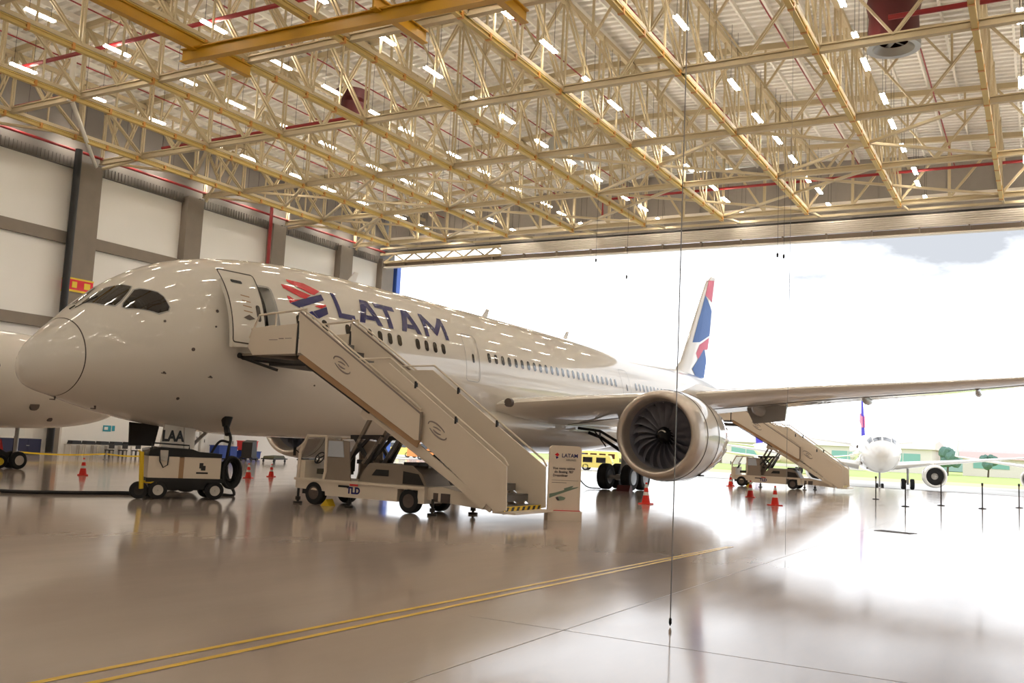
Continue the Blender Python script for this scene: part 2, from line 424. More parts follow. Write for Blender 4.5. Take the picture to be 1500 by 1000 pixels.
for j in range(1, 6):
    brace((XW+.5,YJ[j]),(XK[-1],(YJ[j]+YJ[j-1])/2), 'flat brace from the left wall to the first yellow rail, %s from the door' % ORD[j])
    brace((XK[-1],(YJ[j]+YJ[j-1])/2),(XK[-2],YJ[j]), 'flat brace between the first two yellow rails, %s from the door' % ORD[j])

# wall-side raking struts
for j in range(0, 5):
    y = YJ[j]
    tag(obj('raking_strut', MB().tube([(XW+.6,y,21.2),(XK[-1]+.2,y+.1,ZC-.1)], .13, 8) if j%2 else MB().tube([(XW+.6,y,21.2),(XW+3.4,y,ztop(XW)-.2)], .13, 8), M['steelbeige']),
        'cream tube strut rising from the left wall column, %s from the door' % ORD[j+1], 'strut', 'wall-head struts')
# tall pale tube in the top left corner
tag(obj('tie_rod', MB().tube([(-51.,34.6,ZC-.3),(-51.,34.6,ztop(-51)-.2)], .17, 8), M['purlin']), 'pale upright tube in the upper left corner of the roof', 'strut')
tag(obj('tie_rod', MB().tube([(-51.,34.6,ZC),(XW+.6,44.3,21.2)], .15, 8), M['purlin']), 'pale sloping tube from the upright tube down to the first wall column head', 'strut')

# red pipes
def pipe(pts, r, lab, cat='pipe', group=None):
    tag(obj('fire_pipe', MB().tube(pts, r, 10), M['pipe']), lab, cat, group)
pipe([(-60,32.6,23.1),(-20,32.9,23.1)], .12, 'thick dark red fire main crossing behind the yellow crane bridge')
pipe([(-58,35.6,22.35),(-20,35.8,22.35)], .11, 'dark red fire pipe over the crosswise truss beside the crane')
pipe([(-56,45.7,22.4),(-44,45.7,22.4),(-38.5,45.9,22.5)], .12, 'dark red fire pipe along the truss reaching the maroon roof fan')
pipe([(-33.5,74.3,22.2),(-33.5,74.3,23.85),(XR,74.3,23.85)], .11, 'long red fire pipe along the truss above the hangar door')
pipe([(-6.2,46,23.2),(12,46,23.2)], .13, 'dark red fire pipe right of the large roof fan')
pipe([(XW+.6,26,21.9),(XW+.6,80,21.9)], .1, 'red fire pipe along the top of the left wall')
pipe([(XW+.75,62.6,0),(XW+.75,62.6,23)], .16, 'red standpipe beside the wall column third from the door')
tag(obj('drain_pipe', MB().tube([(XW+.75,42.7,0),(XW+.75,42.7,22)], .26, 12), M['rubber']), 'black downpipe beside the wall column nearest the cockpit', 'pipe')
for k, x in enumerate([-54.,-47,-40,-33.2,-26.4,-19.5,-12.7,-5.8,1.]):
    tag(obj('sprinkler_pipe', MB().tube([(x,20,ztop(x)-.75),(x,80,ztop(x)-.75)], .045, 6), M['pipe']), 'thin red sprinkler line under the deck, %s from the left wall' % ORD[k+1], 'pipe', 'sprinkler lines')

# strip lamps
lamp_x = [-61.1,-52.4,-44.6,-37.2,-29.8,-22.3,-15.,-7.8,-.68,6.4,13.5,20.5]
lamp_y = [78.6,74,70.3,64.8,60.2,55.9,50.5,46.9,42,37.6,32.6,27.8,22,15,7,-2,-12]
proto = None
for i, x in enumerate(lamp_x):
    for k, y in enumerate(lamp_y):
        if x > 3 and (k % 2 or y > 70): continue
        loc = (x+.1*math.sin(3.1*i+k*2.3), y+.35*math.sin(i*1.7+k), 22.75)
        lab = 'white strip light, %s from the door, %s row from the left wall' % (ORD[k+1] if k < 15 else ('second last' if k == 15 else 'last'), ORD[i+1])
        if proto is None:
            proto = thing('strip_light', lab, 'lamp', loc, 0, 'roof strip lights')
            obj('housing', MB().box((0,0,.08),(.11,1.7,.09)), M['lampbody'], proto, smooth=False)
            for q in (-.085,.085): obj('led_tube', MB().tube([(q,-.8,.02),(q,.8,.02)],.05,8), M['lamp'], proto, 'glowing white')
            obj('hanger', MB().tube([(0,-.6,.1),(0,-.6,3.3)],.012,5).tube([(0,.6,.1),(0,.6,3.3)],.012,5), M['dark'], proto)
        else: dup(proto, loc, 0, lab)

# crane
def ibeam(p, q, h, wd):
    p, q = V3(p), V3(q); u = V3((0,0,1)); mb = MB()
    mb.bar(p+u*(h/2), q+u*(h/2), wd, .06); mb.bar(p-u*(h/2), q-u*(h/2), wd, .06); mb.bar(p, q, .1, h); return mb
for (x, y0, y1, lab) in ((-36.4,10,34.8,'yellow crane runway beam ending near the cockpit side of the roof'),(-25.3,31,35,'short yellow runway beam past the crane bridge'),(-19.9,31,35,'yellow runway beam stub at the top centre of the roof')):
    tag(obj('runway_beam', ibeam((x,y0,21.0),(x,y1,21.0),.55,.36), M['crane'], smooth=False), lab, 'crane beam')
tag(obj('crane_bridge', ibeam((-37.2,31.1,20.5),(-12,31.9,20.5),.6,.4), M['crane'], smooth=False), 'long yellow overhead crane bridge slung below the runway beams', 'crane')

# roof fans
def roof_fan(loc, r, h, lab):
    t = thing('roof_fan', lab, 'fan', loc)
    obj('drum', MB().lathe([(0,r*.6),(0,r),(h*.35,r*.94),(h*.5,r*1.05),(h*.7,r*.92),(h,r*1.2)], (0,0,0), 'z', 28), M['maroon'], t)
    obj('bell_mouth', MB().lathe([(.05,r*.55),(-.28,r*.8),(-.3,r*1.02),(-.05,r*1.03),(.02,r)], (0,0,0), 'z', 28), M['galv'], t, 'grey metal ring')
    mb = MB()
    for k in range(6): mb.box((r*.45*math.cos(k*PI/3),r*.45*math.sin(k*PI/3),.1),(r*.8,.2,.03), k*PI/3, 0, .4)
    obj('impeller', mb, M['galv'], t)
roof_fan((-39.4,46.8,22.9), .95, 1.7, 'dark maroon roof fan with grey ring near the centre left of the roof')
roof_fan((-6.3,48.6,23.0), 1.25, 4.0, 'large maroon roof fan with white ring at the upper right')
tag(obj('air_duct', MB().tube([(-30.9,59.5,24.1),(-30.4,65.2,24.1)], .55, 18), M['galv']), 'grey round air duct lying high between the trusses near the door end', 'duct')

# hanging cables
def cable(x, y, z0, lab, r=.011, grip=True, z1=None):
    t = thing('pendant_cable', lab, 'cable', (x,y,0))
    obj('wire', MB().tube([(0,0,z0),(0,0,z1 or ztop(x)+.3)], r, 6), M['steel'] if z0 < 1 else M['rubber'], t)
    if grip and z0 < 1: obj('plumb_bob', MB().lathe([(z0-.05,.003),(z0-.02,.018),(z0+.03,.018),(z0+.05,.005)], (0,0,0), 'z', 10), M['black'], t)
    elif grip: obj('pendant', MB().lathe([(z0-.3,.01),(z0-.3,.06),(z0-.1,.075),(z0,.02)], (0,0,0), 'z', 10), M['black'], t)
cable(-29.75,65.1,16.6,'black pendant cable hanging against the sky left of centre')
cable(-27.63,66.2,15.4,'lower black pendant cable with bob right of the first')
cable(-15.67,64.,15.97,'left cable of the close pair hanging over the doorway')
cable(-15.15,63.6,15.77,'right cable of the close pair hanging over the doorway')
cable(-3.88,11.0,.06,'long thin cable hanging to the floor in front of the engine', .007)
cable(-4.68,20.2,.06,'long thin cable reaching the floor right of the engine', .004, False)

# ------------------------------------------------------------------ wide-body airliner
def pchip(xs, ys, x):
    xs = np.array(xs,float); ys = np.array(ys,float); h = np.diff(xs); d = np.diff(ys)/h; m = np.zeros(len(xs))
    for i in range(1, len(xs)-1):
        if d[i-1]*d[i] > 0:
            w1 = 2*h[i]+h[i-1]; w2 = h[i]+2*h[i-1]; m[i] = (w1+w2)/(w1/d[i-1]+w2/d[i])
    m[0] = d[0]; m[-1] = d[-1]
    x = np.clip(np.asarray(x,float), xs[0], xs[-1]); i = np.clip(np.searchsorted(xs,x)-1, 0, len(xs)-2); t = (x-xs[i])/h[i]
    return ys[i]*(2*t**3-3*t**2+1)+h[i]*m[i]*(t**3-2*t**2+t)+ys[i+1]*(-2*t**3+3*t**2)+h[i]*m[i+1]*(t**3-t**2)
S_ = [.08,.30,.65,1.2,2.0,3.0,4.2,6.0,8.0,10.,13.,46.,50.,54.,58.,61.5,63.5]
ZT_ = [3.62,4.28,4.66,5.16,5.90,6.68,7.30,7.82,8.12,8.28,8.36,8.36,8.32,8.2,8.0,7.7,7.3]
ZB_ = [3.62,3.12,2.95,2.82,2.61,2.39,2.20,2.02,1.93,1.92,1.92,1.95,2.7,3.9,5.15,6.2,6.9]
HW_ = [0,.62,.98,1.38,1.80,2.15,2.42,2.67,2.82,2.90,2.95,2.95,2.6,2.0,1.3,.65,.2]
U_ = np.sqrt(S_)
def prof_(s):
    u = np.sqrt(max(s,0)); zt, zb, w = (float(pchip(U_,Q,u)) for Q in (ZT_,ZB_,HW_))
    return zt, zb, zb+(zt-zb)*.47, w
PC = {}
def surf(s, th, off=0.):
    k = round(s,4)
    if k not in PC: PC[k] = prof_(s)
    zt, zb, zc, w = PC[k]; sn = math.sin(th); h = (zt-zc) if sn > 0 else (zc-zb)
    l, z = w*math.cos(th), zc+h*sn
    if off:
        nl, nzz = math.cos(th)/max(w,.05), sn/max(h,.05); q = math.hypot(nl,nzz); l += off*nl/q; z += off*nzz/q
    return V3((l, s, z))
def th_of(s, z):
    k = round(s,4)
    if k not in PC: PC[k] = prof_(s)
    zt, zb, zc, w = PC[k]; h = (zt-zc) if z > zc else (zc-zb)
    return math.asin(max(-1,min(1,(z-zc)/h)))
def decal(polys, off=.012, zmode=True, mirror=False, ds=.2, dz=.12, mis=None):
    """painted patch following the skin; polys in (s,z) or (s,theta)"""
    bm = bmesh.new()
    for i, p in enumerate(polys):
        f = bm.faces.new([bm.verts.new((a,b,0)) for a,b in p])
        if mis: f.material_index = mis[i]
    s0 = min(v.co.x for v in bm.verts); s1 = max(v.co.x for v in bm.verts); z0 = min(v.co.y for v in bm.verts); z1 = max(v.co.y for v in bm.verts)
    bmesh.ops.triangulate(bm, faces=bm.faces)
    for lo, hi, st, ax in ((s0,s1,ds,(1,0,0)),(z0,z1,dz,(0,1,0))):
        x = lo+st
        while x < hi:
            bmesh.ops.bisect_plane(bm, geom=bm.verts[:]+bm.edges[:]+bm.faces[:], plane_co=(x*ax[0],x*ax[1],0), plane_no=ax); x += st
    for v in bm.verts:
        s, q = v.co.x, v.co.y; th = th_of(s,q) if zmode else q
        if mirror: th = PI-th
        v.co = surf(s, th, off)
    bmesh.ops.remove_doubles(bm, verts=bm.verts, dist=.0005)
    me = bpy.data.meshes.new('decal'); bm.to_mesh(me); bm.free()
    me.polygons.foreach_set('use_smooth', [True]*len(me.polygons)); return me
def dec(name, polys, m, parent, label=None, **k):
    me = decal(polys, **k)
    for x in (m if isinstance(m,list) else [m]): me.materials.append(x)
    o = link(name, me, parent)
    if label: o['label'] = label
    return o
def ringpoly(s0, s1, z0, z1, r=.12, n=4):   # rounded rectangle in (s,z)
    P = []
    for cx, cz, a in ((s1-r,z1-r,0),(s0+r,z1-r,PI/2),(s0+r,z0+r,PI),(s1-r,z0+r,3*PI/2)):
        P += [(cx+r*math.cos(a+PI/2*k/n), cz+r*math.sin(a+PI/2*k/n)) for k in range(n+1)]
    return P
def outline(s0, s1, z0, z1, wd=.035, r=.2):
    o = ringpoly(s0,s1,z0,z1,r); i = ringpoly(s0+wd,s1-wd,z0+wd,z1-wd,r-wd); n = len(o)
    return [[o[k],o[(k+1)%n],i[(k+1)%n],i[k]] for k in range(n)]

PX0, PY0, PSI = -25.03, 16.23, .018
AC = thing('airliner', 'large white twin-engine airliner with the door open and boarding stairs alongside', 'airplane', (PX0,PY0,0), -PSI)
# skin
DS0, DS1, DT0, DT1 = 6.12, 7.25, .0, .735
sg = sorted(set([1.15,1.18]+[1.18+.16*k for k in range(1,30)]+[DS0,DS1]+[6.+.5*k for k in range(0,80) if not DS0 < 6.+.5*k < DS1]+[46+.5*k for k in range(36)]))
tg = sorted([2*PI*k/96 for k in range(96) if not any(abs(2*PI*k/96-q) < .02 for q in (DT0,DT1))]+[DT0,DT1])
mb = MB(); n = len(tg)
mb.v = [tuple(surf(s,t)) for s in sg for t in tg]
for i in range(len(sg)-1):
    for j in range(n):
        if sg[i] >= DS0-1e-6 and sg[i+1] <= DS1+1e-6 and tg[j] >= DT0-1e-6 and j+1 < n and tg[j+1] <= DT1+1e-6: continue
        mb.f.append((i*n+j, i*n+(j+1)%n, (i+1)*n+(j+1)%n, (i+1)*n+j)); mb.m.append(0)
mb.f.append(tuple((len(sg)-1)*n+j for j in range(n))); mb.m.append(0)
obj('fuselage', mb, M['white'], AC, ang=60)
rs = [.08,.085,.1,.13,.17,.22,.3,.4,.52,.65,.8,.95,1.05,1.13]
mb = MB(); mb.grid([[surf(s,t) for t in tg] for s in rs], True); obj('radome', mb, M['white'], AC, ang=80)
mb = MB(); mb.grid([[surf(s,t,-.012) for t in tg] for s in (1.12,1.16)], True)
mb.grid([[surf(s,t,.004) for t in tg] for s in (1.127,1.153)], True); obj('radome_seam', mb, M['seam'], AC)
# cockpit glass
PL = [(1.68,1.50),(2.05,1.50),(2.36,1.44),(2.62,1.25),(2.72,1.10),(2.57,1.03),(2.25,.93),(2.08,.90),(1.86,1.08)]
SD = [(2.21,.80),(2.28,.86),(2.71,1.0),(2.85,.97),(3.21,.80),(3.31,.70),(3.37,.53),(3.31,.48),(3.01,.48),(2.27,.74)]
for mir in (False, True):
    dec('windshield_pane', [PL], M['glass'], AC, zmode=False, mirror=mir, off=.012, ds=.08, dz=.08)
    dec('cockpit_side_window', [SD], M['glass'], AC, zmode=False, mirror=mir, off=.012, ds=.1, dz=.08)
def rim(P, wd=.03):
    c = V3((sum(a for a,b in P)/len(P), sum(b for a,b in P)/len(P))); Q = []
    for a,b in P: d = V3((a,b))-c; q = c+d*(1+wd/d.length); Q.append((q[0],q[1]))
    n = len(P); return [[P[k],P[(k+1)%n],Q[(k+1)%n],Q[k]] for k in range(n)]
for mir in (False, True):
    dec('window_seal', rim(PL,.035)+rim(SD,.03), M['grey_paint'], AC, zmode=False, mirror=mir, off=.01, ds=.1, dz=.1)
# wipers
obj('windshield_wiper', MB().tube([surf(1.5,1.5,.03),surf(2.0,1.35,.03)], .014, 6).tube([surf(1.45,1.62,.03),surf(1.55,1.55,.05)], .02, 6), M['black'], AC)
# livery lettering
zb_, zt_ = 6.33, 7.27
def let(ch, s, wd):
    h = zt_-zb_; T = .22; X = lambda a: s+a*wd; Z = lambda b: zb_+b*h
    if ch == 'L': return [[(s,zt_),(s,zb_),(s+T,zb_+.2),(s+T,zt_)],[(s,zb_),(s+wd,zb_),(s+wd,zb_+.2),(s+T,zb_+.2)]]
    if ch == 'A': return [[(s,zb_),(s+.3,zb_),(X(.5)+.0,zt_-.28),(X(.5)+.22,zt_),(X(.5)-.22,zt_)],[(X(1)-.32,zb_),(X(1),zb_),(X(.5)+.22,zt_),(X(.5),zt_-.28)],
                          [(s+.42,zb_+.16),(X(1)-.42,zb_+.16),(X(1)-.5,zb_+.34),(s+.5,zb_+.34)]]
    if ch == 'T': return [[(s,zt_-.2),(s+wd,zt_-.2),(s+wd,zt_),(s,zt_)],[(X(.5)-.15,zb_),(X(.5)+.15,zb_),(X(.5)+.15,zt_-.2),(X(.5)-.15,zt_-.2)]]
    if ch == 'M': return [[(s,zb_),(s+.26,zb_),(s+.32,zt_),(s+.04,zt_)],[(X(1)-.26,zb_),(X(1),zb_),(X(1)-.04,zt_),(X(1)-.32,zt_)],
                          [(s+.28,zt_),(s+.26,zt_-.3),(X(.5)-.02,zb_+.1),(X(.5)+.02,zb_+.1),(X(.5)+.0,zb_+.42)],[(X(.5),zb_+.42),(X(.5)+.02,zb_+.1),(X(1)-.26,zt_-.3),(X(1)-.28,zt_)]]
pol = []
for ch, s, wd in (('L',10.28,.92),('A',11.42,1.38),('T',12.67,1.26),('A',14.0,1.36),('M',15.62,1.72)): pol += let(ch,s,wd)
dec('airline_lettering', pol, M['navy'], AC, 'bold navy airline lettering', off=.014)
dec('airline_emblem', [[(8.35,7.44),(9.12,7.42),(9.75,7.22),(9.34,7.02),(9.16,7.04),(8.32,7.34)],
     [(7.92,7.19),(8.18,7.19),(9.15,6.97),(8.78,6.79),(8.59,6.81),(7.93,7.04)],
     [(7.94,6.77),(8.06,6.77),(8.26,6.68),(8.56,6.74),(7.96,6.51)],
     [(7.96,6.51),(8.56,6.74),(9.74,7.11),(9.75,6.89),(8.35,6.41)],
     [(9.13,6.59),(9.73,6.73),(9.77,6.67),(9.44,6.54)],
     [(8.98,6.37),(9.76,6.64),(9.73,6.38),(9.18,6.14)],[(8.76,6.3),(8.94,6.38),(9.16,6.15),(9.01,6.12)]], [M['red'],M['navy']], AC, 'red and navy folded-stripe emblem', mis=[0,0,0,1,0,1,1], off=.015)
# cabin windows
skip = [(17.0,20.0),(35.0,37.1),(49.5,60)]
k = 0; s = 12.49-.61*7
while s < 49:
    if not any(a < s < b for a,b in skip) and not 13.9 < s < 14.6 and not 9.9 < s < 10.3:
        P = ringpoly(s-.135,s+.135,5.69,6.13,.12)
        o = dec('cabin_window', [P], M['pane'], AC, off=.013, ds=.3, dz=.3)
    s += .6096
# doors
for a,b in ((18.42,19.55),(35.4,36.6),(49.9,51.0)):
    dec('passenger_door', outline(a,b,4.72,6.82,.03), M['grey_paint'], AC, 'outlined closed cabin door', off=.012, ds=.5, dz=.3)
    dec('door_window', [ringpoly((a+b)/2-.02,(a+b)/2+.13,5.55,5.95,.07)], M['pane'], AC, off=.014, ds=.5, dz=.3)
# open forward door
zlo, zhi = 4.79, 6.92
dec('door_frame', outline(DS0-.07,DS1+.07,zlo-.06,zhi+.05,.075,.12), M['grey_paint'], AC, off=.014, ds=.4, dz=.1)
mb = MB(); TT = [DT0+(DT1-DT0)*k/8 for k in range(9)]
for s in (DS0, DS1): mb.grid([[surf(s,t), surf(s,t)+V3((-.45,0,0))] for t in TT])
mb.grid([[surf(s,DT0), surf(s,DT0)+V3((-1.4,0,0))] for s in (DS0,DS1)]); mb.grid([[surf(s,DT1), surf(s,DT1)+V3((-.6,0,0))] for s in (DS0,DS1)])
obj('door_jamb', mb, M['panel'], AC)
mb = MB(); mb.bx(1.55,1.6,DS0+.35,DS1+.5,4.75,7.1); obj('galley_wall', mb, M['panel'], AC)
off = .42
dr = link('open_door', None, AC)
LS0, LS1 = 5.02, 6.3
P0 = [[surf(LS0+(LS1-LS0)*i/6, DT0+(DT1-DT0)*j/10, off) for j in range(11)] for i in range(7)]
P1 = [[surf(LS0+(LS1-LS0)*i/6, DT0+(DT1-DT0)*j/10, off-.13) for j in range(11)] for i in range(7)]
mb = MB(); mb.grid(P0); mb.grid(P1)
def edge(A_, B_): mb.grid([A_, B_])
edge(P0[0],P1[0]); edge(P0[-1],P1[-1]); edge([r[0] for r in P0],[r[0] for r in P1]); edge([r[-1] for r in P0],[r[-1] for r in P1])
dl = obj('door_leaf', mb, M['white'], dr, ang=50)
dec('leaf_edge', outline(LS0,LS1,4.80,6.92,.04,.1), M['seam'], dr, off=off+.006, ds=.3, dz=.12)
dec('door_window', [ringpoly(5.98,6.14,5.5,5.98,.07)], M['seam'], dr, off=off+.008, ds=.5, dz=.2)
dec('door_vent', [ringpoly(5.32,5.72,6.55,6.64,.04)], M['black'], dr, off=off+.008, ds=.5, dz=.3)
mb = []
for k in range(4): mb.append([(5.5,6.22-.15*k),(5.82,6.2-.15*k),(5.82,6.17-.15*k),(5.5,6.19-.15*k)])
dec('door_stencil', mb, M['creamd'], dr, off=off+.008, ds=.5, dz=.3)
dec('door_handle', [[(5.46,5.55),(5.68,5.66),(5.9,5.56),(5.68,5.5)]], M['hubdark'], dr, off=off+.01, ds=.5, dz=.3)
obj('hinge_arm', MB().tube([surf(DS0+.02,.25,-.05),surf(6.2,.25,off-.1)],.05,8).tube([surf(DS0+.02,.5,-.05),surf(6.2,.5,off-.1)],.04,8), M['grey_paint'], dr)
# probes and ports on the nose
for s,th,r in ((4.03,-.04,.055),(4.89,.4,.05),(4.78,.22,.03),(4.12,-.74,.05),(3.16,.35,.035),(9.2,-.38,.03)):
    c = surf(s,th); nrm = (surf(s,th,.1)-c).normalized()
    obj('air_data_port', MB().tube([c-nrm*.01,c+nrm*.025], r, 12), M['hubdark'], AC)
for s,th in ((3.27,-.36),(4.82,-.38),(2.21,-1.31),(1.2,-1.55)):
    c = surf(s,th); a = surf(s,th,.09)
    obj('pitot_probe', MB().tube([c,a,a+V3((0,-.16,0))], [.035,.022,.012], 8), M['hubdark'], AC)
for s in (13.6, 24., 33): obj('blade_antenna', MB().prism([(s,8.3),(s+.5,8.3),(s+.72,8.85),(s+.5,8.85)], lambda a,b,t: V3((t,a,b)), -.03, .03), M['white'], AC)
# belly fairing
mb = MB(); P = []
for i in range(25):
    q = i/24; s = 18.5+21*q; e = max(math.sin(PI*q),0)**.55
    P.append([V3(((2.6+.62*e)*math.copysign(abs(math.cos(a))**.8,math.cos(a)), s, 3.0+(1.1*e+.1)*math.sin(a)*(1.1 if math.sin(a) < 0 else 1.3))) for a in [2*PI*k/48 for k in range(48)]])
mb.grid(P, True); obj('belly_fairing', mb, M['white'], AC, ang=60)
dec('inlet_scoop', [ringpoly(23.2,23.75,2.75,3.05,.08)], M['black'], AC, off=.5, ds=.3, dz=.1)
# wings
def wing_sec(l, le, ch, z, th, sg):
    up_ = [(0,0),(.01,.16),(.04,.34),(.1,.56),(.2,.78),(.35,.9),(.5,.82),(.7,.5),(.88,.2),(1,.02)]
    lo = [(.88,-.1),(.7,-.34),(.5,-.6),(.35,-.7),(.2,-.68),(.1,-.55),(.04,-.36),(.01,-.17)]
    tw = .055*min(1,max(0,(27-l)/6))
    return [V3((sg*l, le+a*ch, z+b*th-a*ch*tw)) for a,b in up_+lo]
WS = [(1.5,20.5,13.0,3.62,.95),(3.3,21.7,11.8,3.98,.72),(5.5,23.2,10.2,4.26,.6),(8,25.0,8.6,4.55,.5),(11,27.1,7.2,4.9,.42),(15.3,30.1,5.9,5.45,.34),(20,33.4,4.6,5.98,.27),(24,36.2,3.7,6.48,.21),(28,39.1,2.6,7.05,.14),(30.5,41.6,1.5,7.45,.08),(31.6,43.2,.6,7.62,.03)]
for sg_, nm in ((1,'port'),(-1,'starboard')):
    mb = MB(); P = [wing_sec(*a, sg_) for a in WS]; mb.grid(P, True); mb.f.append(tuple(range((len(WS)-1)*18, len(WS)*18))); mb.m.append(0)
    wg = obj('wing', mb, M['white'], AC, ang=50)
    # slat gap line along the leading edge and panel seams under the wing
    mb = MB()
    for i in range(1, len(P)-2):
        mb.tube([P[i][12]+V3((0,0,-.004)), P[i+1][12]+V3((0,0,-.004))], .018, 5)
    obj('slat_seam', mb, M['seam'], wg)
    lp = V3((sg_*3.25,21.75,4.0))
    obj('landing_light', MB().tube([lp+V3((0,-.18,-.02)), lp+V3((0,.05,-.02))], .2, 14), M['hubdark'], wg)
    for l, ln, h in ((11.6,3.6,.62),(16.5,3.0,.34),(21.5,2.4,.26)):
        le = float(np.interp(l,[a[0] for a in WS],[a[1] for a in WS])); ch = float(np.interp(l,[a[0] for a in WS],[a[2] for a in WS])); z = float(np.interp(l,[a[0] for a in WS],[a[3] for a in WS]))
        mb = MB(); s0 = le+ch*.62
        mb.tube([V3((sg_*l,s0+ln*q,z-.25-h*.5*math.sin(PI*min(1,q*1.1)))) for q in [k/8 for k in range(9)]], [.02+h*.5*math.sin(PI*(k/8)**.8) if 0 < k < 8 else .03 for k in range(9)], 12)
        obj('flap_fairing', mb, M['grey_paint'], wg)
    mb = MB().prism([(sg_*10.9,4.55),(sg_*13.0,4.75),(sg_*12.9,3.95),(sg_*11.3,3.75)], lambda a,b,t: V3((a,t,b)), 33.2, 33.35)
    obj('flap', mb, M['grey_paint'], wg)
# tail
FIN = [(50.6,8.1),(52.4,8.6),(58.23,16.35),(59.2,16.75),(61.1,16.75),(57.9,7.45)]
def fin_half(poly, t):
    return lambda a,b,q: V3((q*t*max(.25,1-(b-7.5)/12), a, b))
mb = MB(); NZ = 12; P = []
for k in range(NZ+1):
    z = 7.5+(16.75-7.5)*k/NZ; le = float(np.interp(z,[7.5,8.1,8.6,16.35,16.75],[50.2,50.9,52.3,58.2,59.3])); te = 57.9+(z-7.5)*.346; c = te-le; th = .36*(1-.7*k/NZ)
    up_ = [(0,0),(.05,.55),(.15,.85),(.35,1),(.6,.75),(1,.03)]
    P.append([V3((b*th, le+a*c, z)) for a,b in up_]+[V3((-b*th, le+a*c, z)) for a,b in up_[-2:0:-1]])
mb.grid(P, True); mb.f.append(tuple(range(NZ*10,(NZ+1)*10))); mb.m.append(0)
fin = obj('vertical_fin', mb, M['white'], AC, ang=45)
def findec(name, polys, m):
    for sg_ in (1,-1):
        mb = MB()
        for p in polys:
            bm = bmesh.new(); bm.faces.new([bm.verts.new((a,b,0)) for a,b in p]); bmesh.ops.triangulate(bm, faces=bm.faces)
            for ax,lo,hi in (((1,0,0),51,61),((0,1,0),8,17)):
                x = lo
                while x < hi: bmesh.ops.bisect_plane(bm, geom=bm.verts[:]+bm.edges[:]+bm.faces[:], plane_co=(x*ax[0],x*ax[1],0), plane_no=ax); x += .5
            vs = []
            for v in bm.verts:
                a,z = v.co.x, v.co.y; le = float(np.interp(z,[7.5,8.1,8.6,16.35,16.75],[50.2,50.9,52.3,58.2,59.3])); te = 57.9+(z-7.5)*.346; c = te-le; th = .36*(1-.7*(z-7.5)/9.25)
                b = float(np.interp((a-le)/c,[0,.05,.15,.35,.6,1],[0,.55,.85,1,.75,.03])); vs.append((sg_*(b*th+.02),a,z))
            bm.verts.index_update(); mb.add(vs, [[v.index for v in f.verts] for f in bm.faces]); bm.free()
        obj(name, mb, m, fin, smooth=False)
findec('fin_stripe', [[(54.6,10.7),(57.6,14.9),(59.5,13.9),(59.2,11.8),(56.2,10.9)]], M['tailblue'])
findec('fin_stripe', [[(54.4,8.6),(57.7,10.6),(58.6,9.6),(58.1,8.2),(55.6,8.0)]], M['tailblue'])
findec('fin_stripe', [[(55.3,9.9),(56.2,10.7),(59.1,11.6),(58.8,10.6),(57.4,10.4),(55.9,9.5)]], M['tailpink'])
findec('fin_stripe', [[(57.6,14.9),(58.5,16.3),(59.9,16.5),(59.4,14.6)]], M['tailpink'])
for sg_ in (1,-1):
    mb = MB(); mb.grid([wing_sec(*a, sg_) for a in ((.3,54.6,5.4,6.9,.3),(4,57.2,4.0,7.3,.22),(9.6,61.2,2.0,7.95,.1))], True); obj('horizontal_stabiliser', mb, M['white'], AC, ang=50)
